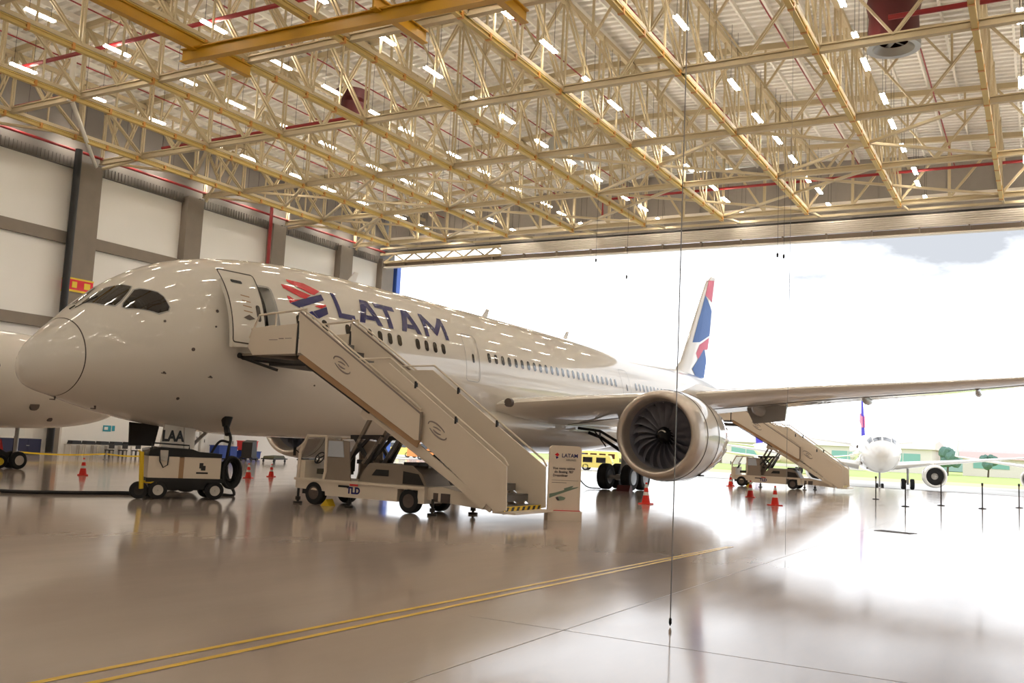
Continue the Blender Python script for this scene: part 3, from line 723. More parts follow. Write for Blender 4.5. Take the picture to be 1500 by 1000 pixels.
# engines
def engine(sg_, l, s, z):
    R = 1.0
    oz = [(.0,1.70),(.03,1.76),(.12,1.83),(.35,1.90),(.8,1.96),(1.4,2.0),(2.2,2.0),(3.2,1.93),(4.2,1.78),(4.95,1.62)]
    inn = [(.0,1.70),(.02,1.64),(.09,1.58),(.3,1.51),(.7,1.47),(1.2,1.47),(1.75,1.49)]
    nac = obj('engine', MB().lathe(oz[4:-1], (0,0,0), 'y', 56), M['white'], AC, loc=(sg_*l,s,z), ang=50)
    obj('inlet_lip', MB().lathe(inn[::-1][2:]+oz[1:5], (0,0,0), 'y', 56), M['lip'], nac, 'bare metal lip', ang=60)
    obj('inlet_barrel', MB().lathe(inn[-3:], (0,0,0), 'y', 48).lathe([(1.75,1.49),(1.75,.3)], (0,0,0), 'y', 48), M['fan'], nac)
    n = 50
    obj('exhaust_chevrons', MB().lathe([(4.2,1.78),(4.75,1.67),(5.0,1.62)], (0,0,0), 'y', n*2, wob=lambda i,k: (abs(k%5-2.)/2*.3-.15 if i == 2 else 0)).lathe([(4.9,1.6),(4.2,1.66)], (0,0,0), 'y', 80), M['white'], nac)
    obj('exhaust_core', MB().lathe([(3.6,1.5),(4.6,1.2),(5.8,.85),(5.8,.6),(6.9,.06)], (0,0,0), 'y', 32), M['steel'], nac)
    bm_ = None
    for k in range(20):
        if bm_ is None:
            mb = MB(); G0 = []; G1 = []
            for i in range(9):
                q = i/8; r = .36+1.1*q; sw = -.42*q*q+.18*q; st = .5+.55*q; wd = .22+.17*math.sin(PI*min(1,q*.9)); row0 = []; row1 = []
                for j in range(5):
                    e = (j/4-.5)*2; a = sw+e*wd*math.sin(st)/r*.62; y = 1.15+e*wd*math.cos(st)
                    for row, o_ in ((row0,0),(row1,.03*(1-e*e)+.004)): row.append(V3(((r)*math.sin(a), y+o_, (r)*math.cos(a))))
                G0.append(row0); G1.append(row1)
            mb.grid(G0); mb.grid(G1); bm_ = mb.mesh('fan_blade', M['fan'], ang=60)
        link('fan_blade', bm_, nac, rot=(0,2*PI*k/20,0))
    sp = obj('spinner', MB().lathe([(.55,.003),(.58,.06),(.68,.15),(.85,.27),(1.1,.37),(1.6,.4)], (0,0,0), 'y', 32), M['black'], nac)
    mb = MB(); P = []
    for i in range(17):
        a = .5+4.2*i/16; rr = .23-.008*i; y = .765-.0012*i; hw = .032*(1-i/20)
        P.append([V3(((rr-hw)*math.cos(a), y-.075, (rr-hw)*math.sin(a))), V3(((rr+hw)*math.cos(a), y-.02, (rr+hw)*math.sin(a)))])
    mb.grid(P); obj('spinner_swirl', mb, M['hub'], sp, 'white swirl')
    for y, r in ((1.05,1.985),(2.6,1.985)):
        obj('cowl_seam', MB().lathe([(y,r-.005),(y+.006,r+.012),(y+.03,r+.012),(y+.036,r-.005)], (0,0,0), 'y', 64), M['seam'], nac)
    obj('cowl_latch', MB().box((sg_*1.0,2.9,-1.69),(.3,.5,.06)), M['seam'], nac)
    mb = MB()
    mb.prism([(1.0,1.9),(2.6,2.05),(4.4,2.5),(8.6,2.5),(8.2,1.9),(5.2,1.35),(3.5,1.6)], lambda a,b,t: V3((t,a,b)), -.22, .22)
    obj('pylon', mb, M['white'], nac, ang=40)
engine(1, 10.2, 22.25, 2.79); engine(-1, 10.65, 22.0, 2.79)
# landing gear
def wheel(name, c, r, w, par, hubm, axis='x', tm=None):
    o = obj(name, MB().lathe([(-w/2,r*.55),(-w/2,r*.9),(-w*.36,r*.985),(0,r),(w*.36,r*.985),(w/2,r*.9),(w/2,r*.55)], c, axis, 30), tm or M['tyre'], par)
    obj('hub', MB().lathe([(-w*.48,.01),(-w*.42,r*.3),(-w*.5,r*.55),(w*.5,r*.55),(w*.42,r*.3),(w*.48,.01)], c, axis, 24), hubm, o)
    return o
for sg_ in (1,-1):
    g = link('main_gear', None, AC, (sg_*5.3,30.4,0))
    obj('strut', MB().tube([(0,0,.75),(0,0,2.4)],.17,12).tube([(0,0,2.2),(-sg_*.2,.1,4.3)],.24,12), M['grey_paint'], g)
    obj('bogie_beam', MB().tube([(0,-.85,.66),(0,.85,.66)],.16,10).tube([(-.7,-.78,.66),(.7,-.78,.66)],.1,8).tube([(-.7,.78,.66),(.7,.78,.66)],.1,8), M['grey_paint'], g)
    obj('side_brace', MB().tube([(0,0,1.9),(-sg_*1.4,-.1,2.7),(-sg_*2.4,0,3.0)],.09,8).tube([(0,-.1,2.3),(-sg_*1.0,-1.0,3.0),(-sg_*2.0,-1.6,3.1)],.07,8).tube([(0,.1,2.0),(.2*sg_,1.6,3.8)],.08,8).tube([(-sg_*1.4,-.1,2.7),(-sg_*1.0,-1.0,3.0)],.05,6).tube([(-sg_*.9,-.4,2.2),(-sg_*1.5,-.8,3.1)],.04,6), M['dark'], g)
    obj('gear_door', MB().box((sg_*.35,.3,2.3),(.05,1.5,1.5),0,sg_*.15), M['white'], g)
    for x in (-.66,.66):
        for y in (-.8,.8): wheel('wheel', (x,y,.675), .675, .5, g, M['steel'])
g = link('nose_gear', None, AC, (0,6.0,0))
obj('strut', MB().tube([(0,0,.5),(0,0,2.3)],.12,12).tube([(0,0,1.2),(0,1.2,2.2)],.06,8).tube([(-.4,0,.5),(.4,0,.5)],.08,8), M['grey_paint'], g)
for x in (-.32,.32): wheel('wheel', (x,0,.5), .5, .33, g, M['hub'])
# gear doors under the nose
d1 = obj('gear_door', MB().prism([(4.75,2.18),(5.5,2.12),(5.55,1.42),(4.62,1.44)], lambda a,b,t: V3((t,a,b)), .5, .55), M['white'], AC)
text('registration', 'LAA', .47, M['black'], d1, (.555,5.1,1.8), (PI/2,0,PI/2), .002, 'black registration letters')
obj('gear_door', MB().prism([(5.54,2.12),(6.0,2.1),(6.0,1.43),(5.59,1.42)], lambda a,b,t: V3((t,a,b)), .5, .55), M['white'], AC)
obj('gear_door', MB().prism([(4.3,2.2),(5.45,2.14),(5.3,1.45),(4.35,1.47)], lambda a,b,t: V3((t,a,b)), -.62, -.56), M['dark'], AC, 'dark inner face of the open nose gear door')

# ------------------------------------------------------------------ passenger stairs truck (u along +x away from the aircraft, v across)
def swirl(c, r, par, m, yv):
    mb = MB()
    for a0,a1,rr,asp in ((.3,2.9,1,.7),(3.4,5.9,1,.7),(.6,2.4,.55,.4),(3.6,5.2,.6,.5)):
        pts = []
        for k in range(12):
            a = a0+(a1-a0)*k/11; x, z = rr*r*math.cos(a), rr*r*asp*math.sin(a); pts.append((c[0]+x*.85-z*.45, yv, c[1]+z*.9-x*.35))
        mb.tube(pts, [.012+.012*math.sin(PI*k/11) for k in range(12)], 5)
    obj('emblem', mb, m, par, 'faint globe emblem')
def stairs(loc, lab):
    t = thing('passenger_stairs', lab, 'boarding stairs', loc, 0, 'mobile boarding stairs')
    C_, T_, D_ = M['cream'], M['taupe'], M['dark']
    # chassis
    mb = MB().prism([(-3.78,.72),(-3.78,.46),(-2.62,.42),(-2.6,.30),(.02,.30),(.02,.72)], lambda a,b,q: V3((a,q,b)), -.86, .86)
    mb.prism([(.02,.74),(.02,.66),(.72,.66),(.72,.30),(.95,.30),(.95,.74)], lambda a,b,q: V3((a,q,b)), -.86, .86)
    ch = obj('chassis', mb, C_, t, smooth=False)
    obj('chassis_trim', MB().bx(-3.82,.96,-.9,.9,.70,.77), C_, ch, smooth=False)
    obj('rear_deck', MB().prism([(.9,.74),(.9,.42),(3.1,.26),(3.3,.34),(2.3,.66),(1.4,.8)], lambda a,b,q: V3((a,q,b)), -.7, .7), C_, ch, smooth=False)
    obj('grille', MB().bx(1.15,1.3,-.72,-.69,.38,.62).bx(1.4,1.7,-.72,-.69,.36,.62), M['hubdark'], ch, smooth=False)
    text('maker_plate', 'TLD', .26, M['navy'], ch, (-1.55,-.868,.5), (PI/2,0,0), .003, 'dark blue maker lettering')
    obj('warning_plate', MB().bx(-2.12,-1.72,-.872,-.862,.58,.64), M['dark'], ch, smooth=False)
    obj('warning_plate', MB().bx(-1.7,-1.4,-.872,-.862,.64,.70), M['red'], ch, smooth=False)
    # wheels
    for u in (-3.05,.42):
        for v in (-.74,.74): wheel('wheel', (u,v,.35), .35, .26, t, M['hubdark'], 'y')
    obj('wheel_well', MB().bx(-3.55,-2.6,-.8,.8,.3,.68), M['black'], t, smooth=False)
    obj('wheel_chock', MB().prism([(-2.72,0),(-2.4,0),(-2.52,.2)], lambda a,b,q: V3((a,q,b)), -.9,-.6), M['yellow'], t, smooth=False)
    for u,v in ((1.2,-.8),(1.55,.8),(-1.75,-.78),(-3.7,-.8)):
        obj('stabiliser_jack', MB().tube([(u,v,.02),(u,v,.45)],.04,8).cyl((u,v,.03),.14,.05,'z',16).tube([(u,v,.1),(u,v,.2)],.08,10), D_, t)
    # cab
    cabm = MB()
    for v in (-.82,.82):
        cabm.tube([(-3.74,v,.74),(-3.72,v,1.55),(-3.45,v,2.03),(-2.72,v,2.05),(-2.68,v,1.0),(-2.75,v,.75)],.05,8)
    cabm.bx(-3.5,-2.68,-.82,.82,2.03,2.08)
    cab = obj('cab', cabm, C_, t)
    obj('dashboard', MB().bx(-3.78,-3.5,-.8,.8,.74,1.3), C_, cab, smooth=False)
    obj('windshield', MB().prism([(-.76,1.35),(.76,1.35),(.76,2.0),(-.76,2.0)], lambda a,b,q: V3((-3.72+(b-1.35)*.38+q,a,b)), 0,.02), M['glasspane'], cab, smooth=False)
    obj('rear_window', MB().prism([(-2.62,1.45),(-2.0,1.45),(-2.08,1.92),(-2.62,1.92)], lambda a,b,q: V3((a,q,b)), -.84,-.825), M['glasslight'], cab, smooth=False)
    obj('cab_rear_panel', MB().prism([(-2.72,.76),(-1.72,.76),(-1.86,1.92),(-2.72,2.0)], lambda a,b,q: V3((a,q,b)), -.82,-.78), T_, cab, smooth=False)
    obj('cab_rear_panel', MB().prism([(-2.72,.76),(-1.72,.76),(-1.86,1.92),(-2.72,2.0)], lambda a,b,q: V3((a,q,b)), .78,.82), T_, cab, smooth=False)
    obj('seat', MB().box((-3.0,-.3,.98),(.5,.5,.16)).box((-2.78,-.3,1.3),(.14,.5,.6)).box((-3.0,.35,.98),(.5,.5,.16)).box((-2.78,.35,1.3),(.14,.5,.6)), M['seat'], cab)
    st = MB(); 
    for k in range(16):
        a, b = 2*PI*k/16, 2*PI*(k+1)/16; f = lambda q: (-3.38+.09*math.sin(q), -.3+.19*math.cos(q), 1.38+.17*math.sin(q)); st.bar(f(a), f(b), .03)
    for a in (.5,2.6,4.7): st.bar((-3.38,-.3,1.38), (-3.38+.09*math.sin(a), -.3+.19*math.cos(a), 1.38+.17*math.sin(a)), .025)
    st.tube([(-3.38,-.3,1.38),(-3.6,-.3,1.1)],.025,6)
    obj('steering_wheel', st, M['black'], cab)
    obj('mirror', MB().tube([(-3.72,-.84,1.5),(-3.78,-1.0,1.62)],.015,6).box((-3.78,-1.0,1.55),(.03,.1,.26)), D_, cab)
    # engine hood
    obj('engine_hood', MB().prism([(-1.6,.76),(-1.45,1.05),(-1.2,1.33),(.32,1.33),(.66,1.1),(.86,.76)], lambda a,b,q: V3((a,q,b)), -.62,.62), T_, t, smooth=False)
    obj('hood_vent', MB().prism([(-1.1,.98),(-.95,1.16),(-.5,1.16),(-.5,.98)], lambda a,b,q: V3((a,q,b)), -.635,-.62), M['black'], t, smooth=False)
    obj('hood_grille', MB().prism([(.02,.8),(.02,1.16),(.55,1.1),(.75,.8)], lambda a,b,q: V3((a,q,b)), -.64,-.62).bx(0,.5,-.6,.6,1.33,1.42), M['dark'], t, smooth=False)
    obj('beacon', MB().lathe([(1.33,.11),(1.5,.1),(1.54,.02)], (.75,-.3,-.05), 'z', 14), M['steel'], t)
    # lift frame
    for v in (-.55,.55):
        obj('lift_arm', MB().bar((-2.35,v,.8),(-1.15,v,2.95),.1,.1).bar((-.85,v,2.1),(-1.5,v,1.3),.1,.1), T_, t, smooth=False)
        obj('lift_frame', MB().bar((-2.0,v,2.06),(-.85,v,2.1),.1,.12).bar((-1.7,v,1.35),(-1.25,v,1.35),.1,.12).bar((-1.85,v,2.05),(-1.3,v,1.35),.1,.1).bar((-1.3,v,1.35),(-.9,v,2.1),.1,.1).bar((-2.0,v,1.4),(-1.3,v,2.1),.08,.08), D_, t, smooth=False)
        obj('hydraulic_ram', MB().tube([(-1.5,v*.6,1.2),(-.6,v*.6,2.5)],.055,10).tube([(-.6,v*.6,2.5),(.2,v*.6,2.25)],.035,8), M['steel'], t)
    obj('gusset', MB().prism([(-1.2,3.2),(-1.35,2.7),(-1.22,2.58),(-.6,2.55),(-.3,2.85)], lambda a,b,q: V3((a,q,b)), -1.02,-.98).prism([(-1.2,3.2),(-1.35,2.7),(-1.22,2.58),(-.6,2.55),(-.3,2.85)], lambda a,b,q: V3((a,q,b)), .98,1.02), C_, t, smooth=False)
    # lower flight
    lf = link('lower_flight', None, t)
    sl = lambda u: 4.25-(u+.34)*.6824
    for v in (-1.12,1.12):
        side = obj('side_panel', MB().prism([(-1.5,4.22),(-.34,4.22),(3.69,1.48),(3.74,.34),(3.4,.28),(.95,2.0),(-1.5,3.3)], lambda a,b,q: V3((a,q,b)), v-.025, v+.025), C_, lf, smooth=False)
        obj('handrail', MB().tube([(-1.55,v,4.0),(-1.55,v,4.34),(-.3,v,4.36),(3.6,v,1.68),(3.72,v,1.5)],.03,8), C_, side)
        for a_,b_ in ((.6,3.5),(2.,2.55)): obj('handrail_bracket', MB().bx(a_,a_+.06,v-.04,v+.04,b_,b_+.2), D_, side, smooth=False)
        if v < 0: swirl((1.45,2.35), .34, side, M['inkgrey'], v-.03)
        obj('stringer', MB().bar((-1.2,v*.96,3.12),(3.05,v*.96,.4),.06,.22), C_, lf, smooth=False)
        obj('frame_rail', MB().bar((-1.2,v*.9,2.82),(3.2,v*.9,.3),.08,.12), C_, lf, smooth=False)
    nst = 12
    for k in range(nst):
        u = 3.62-k*.42; z = .42+k*.272
        if z > 3.6: break
        o = obj('step', MB().bx(u-.42,u,-1.05,1.05,z-.04,z).bx(u-.03,u-.0,-1.05,1.05,z-.2,z), M['steel'], lf, smooth=False)
        if k == 0:
            mb = MB(); x = -1.0
            while x < .9: mb.prism([(x,z-.16),(x+.14,z-.16),(x+.24,z-.02),(x+.1,z-.02)], lambda a,b,q: V3((q,a,b)), u, u+.006); x += .3
            obj('hazard_stripes', mb, M['black'], o, smooth=False); obj('hazard_plate', MB().bx(u-.001,u+.003,-1.05,1.05,z-.18,z), M['yellow'], o, smooth=False)
    obj('toe_plate', MB().bx(3.3,4.0,-1.1,1.1,.24,.3), C_, lf, smooth=False)
    # upper flight
    uf = link('upper_flight', None, t)
    for v in (-1.25,1.25):
        side = obj('side_panel', MB().prism([(-3.75,5.8),(-3.3,5.6),(.99,2.82),(.99,2.06),(.8,2.06),(-3.65,4.55)], lambda a,b,q: V3((a,q,b)), v-.025, v+.025), C_, uf, smooth=False)
        if v < 0: swirl((-1.95,4.15), .36, side, M['inkgrey'], v-.03)
        obj('joint_gap', MB().bx(-3.79,-3.74,v-.02,v+.02,4.4,5.75), M['dark'], side, smooth=False)
        obj('panel_edge', MB().bar((-3.7,v-.028,5.78),(.95,v-.028,2.8),.012,.05), M['inkgrey'], side, smooth=False)
        obj('edge_trim', MB().bar((.97,v-.01,2.06),(.97,v-.01,2.84),.05,.08), M['taupe'], side, smooth=False)
        obj('stringer', MB().bar((-3.65,v*.97,4.45),(.9,v*.97,1.95),.06,.22), M['creamd'], uf, smooth=False)
        obj('bolt_row', MB().bar((-3.65,v*.95,4.28),(-.9,v*.95,2.77),.04,.05), D_, uf, smooth=False)
        obj('handrail', MB().tube([(-3.75,v,5.5),(-3.72,v,5.9),(-3.2,v,5.62),(.95,v,2.92)],.03,8), C_, uf)
    for k in range(9):
        u = -.1-k*.42; z = 2.92+k*.262
        if u < -3.5: break
        obj('step', MB().bx(u-.42,u,-1.1,1.1,z-.04,z).bx(u-.03,u,-1.1,1.1,z-.2,z), M['steel'], uf, smooth=False)
    # platform
    pf = link('platform', None, t)
    obj('floor_plate', MB().bx(-6.1,-3.4,-1.25,1.25,4.44,4.52), T_, pf, smooth=False)
    obj('under_frame', MB().bar((-6.15,-1.15,4.42),(-3.4,-1.15,4.2),.1,.1).bar((-6.15,1.15,4.42),(-3.4,1.15,4.2),.1,.1).bar((-6.15,-1.15,4.4),(-4.6,-1.15,4.0),.08,.08).bar((-6.1,-1.1,4.38),(-6.1,1.1,4.38),.12,.1).bx(-5.0,-3.5,-1.1,1.1,4.14,4.3), D_, pf, smooth=False)
    obj('bumper', MB().tube([(-6.1,-1.3,4.45),(-6.1,1.3,4.45)],.09,10), M['black'], pf)
    for v in (-1.25,1.25):
        sd = obj('side_panel', MB().prism([(-5.55,4.46),(-3.8,4.5),(-3.8,5.42),(-5.6,5.3),(-5.78,4.72)], lambda a,b,q: V3((a,q,b)), v-.03, v+.03), C_, pf, smooth=False)
        obj('guard_rail', MB().tube([(-5.75,v,5.0),(-5.45,v,5.62),(-5.4,v,5.72),(-3.45,v,5.86)],.035,8).tube([(-5.7,v,5.28),(-4.7,v,5.38)],.025,8).tube([(-4.7,v,5.3),(-4.7,v,5.76)],.03,8).tube([(-3.47,v,5.4),(-3.47,v,5.86)],.03,8), C_, sd)
        if v < 0: obj('panel_mark', MB().bx(-4.9,-4.55,v-.034,v-.03,4.92,4.94).bx(-4.5,-4.3,v-.034,v-.03,4.95,4.98).bx(-4.25,-3.98,v-.034,v-.03,4.96,4.98), M['inkgrey'], sd, smooth=False)
    return t
M['glasslight'] = mat('cab_window_pale', (196,202,212), .08, coat=.5)
M['glasspane'] = mat('vehicle_glass', (170,174,178), .05)
M['glasspane'].node_tree.nodes['Principled BSDF'].inputs['Alpha'].default_value = .22
ST = stairs((-16,22.95,0), 'cream boarding stairs truck parked at the open front door')
dup(ST, (-15.1,66.0,0), 0, 'cream boarding stairs truck behind the engine, at the rear of the aircraft')

# ------------------------------------------------------------------ ground power cart
G = thing('ground_power_cart', 'beige ground power cart with black top parked under the nose', 'cart', (-22.5,20.05,0), math.radians(60))
obj('frame', MB().bx(-1.05,1.2,-.55,.55,.5,.62).bx(-.95,1.05,-.42,.42,.3,.5), M['black'], G, smooth=False)
bd = obj('body', MB().bx(-1.02,-.16,-.56,.56,.62,1.24).bx(-.02,1.05,-.56,.56,.62,1.24), M['cream'], G, smooth=False)
obj('door_post', MB().bx(-.16,-.02,-.545,.545,.62,1.22), M['creamd'], bd, smooth=False)
obj('logo', MB().bx(.42,.53,-.568,-.56,.92,1.08).bx(.47,.6,-.57,-.56,.86,1.0), M['black'], bd, smooth=False)
obj('maker_text', MB().bx(.34,.68,-.566,-.56,.76,.81), M['dark'], bd, smooth=False)
obj('hood', MB().prism([(-1.04,1.24),(-1.0,1.42),(-.7,1.5),(.2,1.47),(.4,1.4),(1.06,1.36),(1.06,1.24)], lambda a,b,q: V3((a,q,b)), -.57,.57), M['black'], G, smooth=False)
obj('hood_rail', MB().tube([(-.95,-.5,1.42),(-.95,-.5,1.62),(.1,-.5,1.58),(.1,-.5,1.45)],.025,6), M['black'], G)
obj('control_box', MB().bx(-.72,-.5,-.6,-.56,1.12,1.42), M['hub'], G, smooth=False)
obj('hook_cable', MB().tube([(-.75,-.6,1.4),(-.72,-.63,1.1),(-.62,-.63,.92),(-.5,-.63,1.0),(-.48,-.6,1.3)],.02,6), M['black'], G)
for u in (-.7,.92):
    for v in (-.5,.5): wheel('wheel', (u,v,.27), .27, .2, G, M['hub'], 'y')
obj('axle', MB().tube([(-.7,-.5,.27),(-.7,.5,.27)],.06,8).tube([(.92,-.5,.27),(.92,.5,.27)],.06,8).bx(-.8,1.0,-.1,.1,.25,.33), M['dark'], G)
obj('tow_bar', MB().tube([(-1.15,-.5,.3),(-1.22,-.52,1.35)],.065,10).tube([(-1.22,-.52,1.32),(-1.22,-.1,1.36)],.03,8).tube([(-1.1,-.45,.5),(-.75,-.57,.47)],.035,8), M['yellow'], G)
wheel('castor', (-1.2,-.4,.25), .25, .2, G, M['dark'], 'y')
obj('jack_lever', MB().tube([(-1.2,-.45,1.4),(-1.0,-.5,1.44)],.06,8), M['steel'], G)
R_ = MB()
for k in range(12):
    rr = .44-.035*(k%4)
    R_.tube([(1.4+.03*math.sin(k)+rr*.62*math.cos(a), -.52+.04*k, .82+rr*1.05*math.sin(a)) for a in [2*PI*q/20 for q in range(21)]], .042, 7)
obj('cable_coil', R_, M['rubber'], G)
for a_,b_ in ((1.1,1.15),(.62,.6)): obj('coil_bracket', MB().bar((1.05,-.3,a_),(1.45,-.3,b_),.06), M['dark'], G, smooth=False)
def spl(pts, n=6):
    out = []; P = [V3(p) for p in pts]; P = [P[0]*2-P[1]]+P+[P[-1]*2-P[-2]]
    for i in range(1, len(P)-2):
        for k in range(n):
            t = k/n; a,b,c,d = P[i-1:i+3]; out.append(.5*((2*b)+(c-a)*t+(2*a-5*b+4*c-d)*t*t+(3*b-a-3*c+d)*t**3))
    return out+[P[-2]]
h = thing('power_cable', 'thick black power cable plugged into the belly and looping to the floor', 'cable', (0,0,0))
obj('plug', MB().tube([(-23.42,22.62,2.52),(-23.4,22.6,2.2)],[.2,.12],10).tube([(-23.4,22.6,2.25),(-23.2,22.5,1.95)],.1,8), M['black'], h)
obj('hose', MB().tube(spl([(-23.4,22.6,2.2),(-23.05,22.5,1.85),(-23.0,22.4,1.5),(-23.05,22.4,1.0),(-22.9,22.4,.5),(-22.55,22.35,.06),(-22.75,22.0,.05),(-22.7,21.3,.06)]),.05,8), M['rubber'], h)
obj('hose', MB().tube(spl([(-23.1,22.5,1.7),(-23.4,22.4,1.72),(-23.5,22.2,1.4),(-23.45,21.9,.9),(-23.0,21.6,.75)]),.04,8), M['rubber'], h)
tag(obj('floor_cable', MB().tube(spl([(-34,14.5,.05),(-29.5,15.6,.05),(-25.9,16.8,.05),(-24.8,18.3,.05),(-24.2,19.7,.05),(-23.2,19.6,.05)]),.055,8), M['rubber']), 'black cable trailing across the floor to the ground power cart', 'cable')

tag(obj('drain_hose', MB().tube(spl([(-20.9,44.6,2.0),(-21.0,44.6,1.5),(-20.95,44.6,.7),(-20.5,44.8,.12),(-19.9,45.2,.04)]),.03,6), M['rubber']), 'thin dark hose dangling from the belly beside the main wheels', 'hose')
tag(obj('wheel_chock', MB().prism([(-.25,0),(.25,0),(.1,.3),(-.1,.3)], lambda a,b,q: V3((-18.55+q,45.15+a,b)), -.35,.35), M['maroon'], smooth=False), 'dark red chock against the main wheels under the engine', 'chock')

# ------------------------------------------------------------------ totem sign
T = thing('totem_sign', 'cream totem sign with airline logo standing at the foot of the stairs', 'sign', (-11.87,24.4,0), math.radians(42))
mb = MB(); r = .12
pl = [(-.47,.28),(.47,.28),(.47,2.1-r)]+[(.47-r+r*math.cos(a),2.1-r+r*math.sin(a)) for a in (.4,.8,1.2)]+[(.47-r,2.1),(-.47+r,2.1)]+[(-.47+r-r*math.cos(a),2.1-r+r*math.sin(a)) for a in (1.2,.8,.4)]+[(-.47,2.1-r)]
obj('board', MB().prism(pl, lambda a,b,q: V3((a,q,b)), -.06,.06), M['totem'], T, smooth=False)
obj('plinth', MB().bx(-.5,.5,-.2,.2,0,.27), M['totem'], T, smooth=False)
obj('red_line', MB().bx(-.48,.48,-.1,.1,.27,.29), M['red'], T, smooth=False)
text('logo_text', 'LATAM', .15, M['navy'], T, (.12,-.064,1.82), (PI/2,0,0), .002, 'navy logo lettering')
text('logo_subtext', 'AIRLINES', .075, M['inkgrey'], T, (.16,-.064,1.70), (PI/2,0,0), .002)
obj('logo_mark', MB().prism([(-.33,1.84),(-.25,1.9),(-.19,1.84),(-.25,1.79)], lambda a,b,q: V3((a,q,b)), -.066,-.06), M['red'], T, smooth=False)
obj('logo_mark', MB().prism([(-.3,1.79),(-.25,1.79),(-.21,1.77),(-.27,1.72)], lambda a,b,q: V3((a,q,b)), -.066,-.06), M['navy'], T, smooth=False)
for z, s_ in ((1.46,'Voe nesta cabine'),(1.36,'do Boeing 787'),(1.26,'Dreamliner')):
    text('caption', s_, .095, M['ink'], T, (-.04 if z > 1.3 else -.14,-.064,z), (PI/2,0,0), .002)
obj('caption_rule', MB().bx(-.38,.4,-.066,-.06,1.12,1.13).bx(-.38,.05,-.066,-.06,1.05,1.065), M['inkgrey'], T, smooth=False)
ph = [(-.44,.62),(-.2,.72),(.02,.8),(.36,.92),(.42,.96),(.1,.9),(-.06,.84),(-.25,.78),(-.44,.74)]
obj('aircraft_picture', MB().prism(ph, lambda a,b,q: V3((a,q,b)), -.066,-.06).prism([(-.24,.6),(-.18,.55),(0,.58),(.04,.64),(-.1,.68),(-.22,.66)], lambda a,b,q: V3((a,q,b)), -.067,-.06).prism([(-.02,.9),(.2,.97),(.26,.98),(.22,.93),(0,.86)], lambda a,b,q: V3((a,q,b)), -.067,-.06), M['green'], T, smooth=False)
obj('picture_intake', MB().prism([(-.26,.64),(-.2,.56),(-.14,.57),(-.2,.66)], lambda a,b,q: V3((a,q,b)), -.069,-.06), M['ink'], T, smooth=False)

# ------------------------------------------------------------------ cones and stanchions
def cone(loc, h, lab):
    t = thing('traffic_cone', lab, 'cone', loc, random.random()*3, 'traffic cones')
    r = lambda z: .035+.12*(1-z)*h/.75
    obj('base', MB().box((0,0,.02),(.42*h/.75,.42*h/.75,.04)), M['orange'], t, smooth=False)
    obj('body', MB().lathe([(.04,r(0)),(h,r(1)),(h,.001)], (0,0,0), 'z', 20), M['orange'], t)
    for a,b in ((.38,.56),(.76,.92)):
        obj('white_band', MB().lathe([(h*a,r(a)+.004),(h*b,r(b)+.004)], (0,0,0), 'z', 20), M['cwhite'], t)
for loc, h, lab in (((-33.96,25.28,0),.7,'orange cone alone on the floor left of the power cart'),((-31.3,31.8,0),.66,'orange cone right of the power cart, nearer of two'),
        ((-32.15,34.16,0),.6,'orange cone farther back, left of the stairs cab'),((-33.2,37.6,0),.6,'half-hidden cone just left of the stairs cab'),((-13.63,35.41,0),.84,'orange cone in front of the main wheels under the engine'),
        ((-10.14,41.72,0),.84,'orange cone standing out on the bright floor, nearest of the right pair'),((-12.97,48.25,0),.84,'orange cone beside the front wheel of the rear stairs'),((-18.33,63.17,0),.8,'small distant cone between engine and rear stairs')): cone(loc, h, lab)
for k, (x, y) in enumerate([(-8.22,56.9),(-5.84,49.8),(-4.61,53.9),(-2.68,53.5),(-1.14,58)]):
    t = thing('stanchion', ('slim dark stanchion nearest the rear stairs','slim dark stanchion, second from the rear stairs','slim dark stanchion below the distant round engine','slim dark stanchion, second from the right edge','slim dark stanchion at the right edge of the view')[k], 'stanchion', (x,y,0), 0, 'barrier stanchions')
    obj('post', MB().tube([(0,0,.02),(0,0,1.25)],.032,10).tube([(0,0,1.14),(0,0,1.28)],.05,10), M['dark'], t)
    obj('base', MB().lathe([(0,.18),(.03,.18),(.05,.05)], (0,0,0), 'z', 20), M['dark'], t)
tag(obj('drain_cover', MB().box((-3.9,30.9,.006),(1.1,.5,.012),-.3), M['dark'], smooth=False), 'dark metal floor hatch on the bright floor at right', 'hatch')

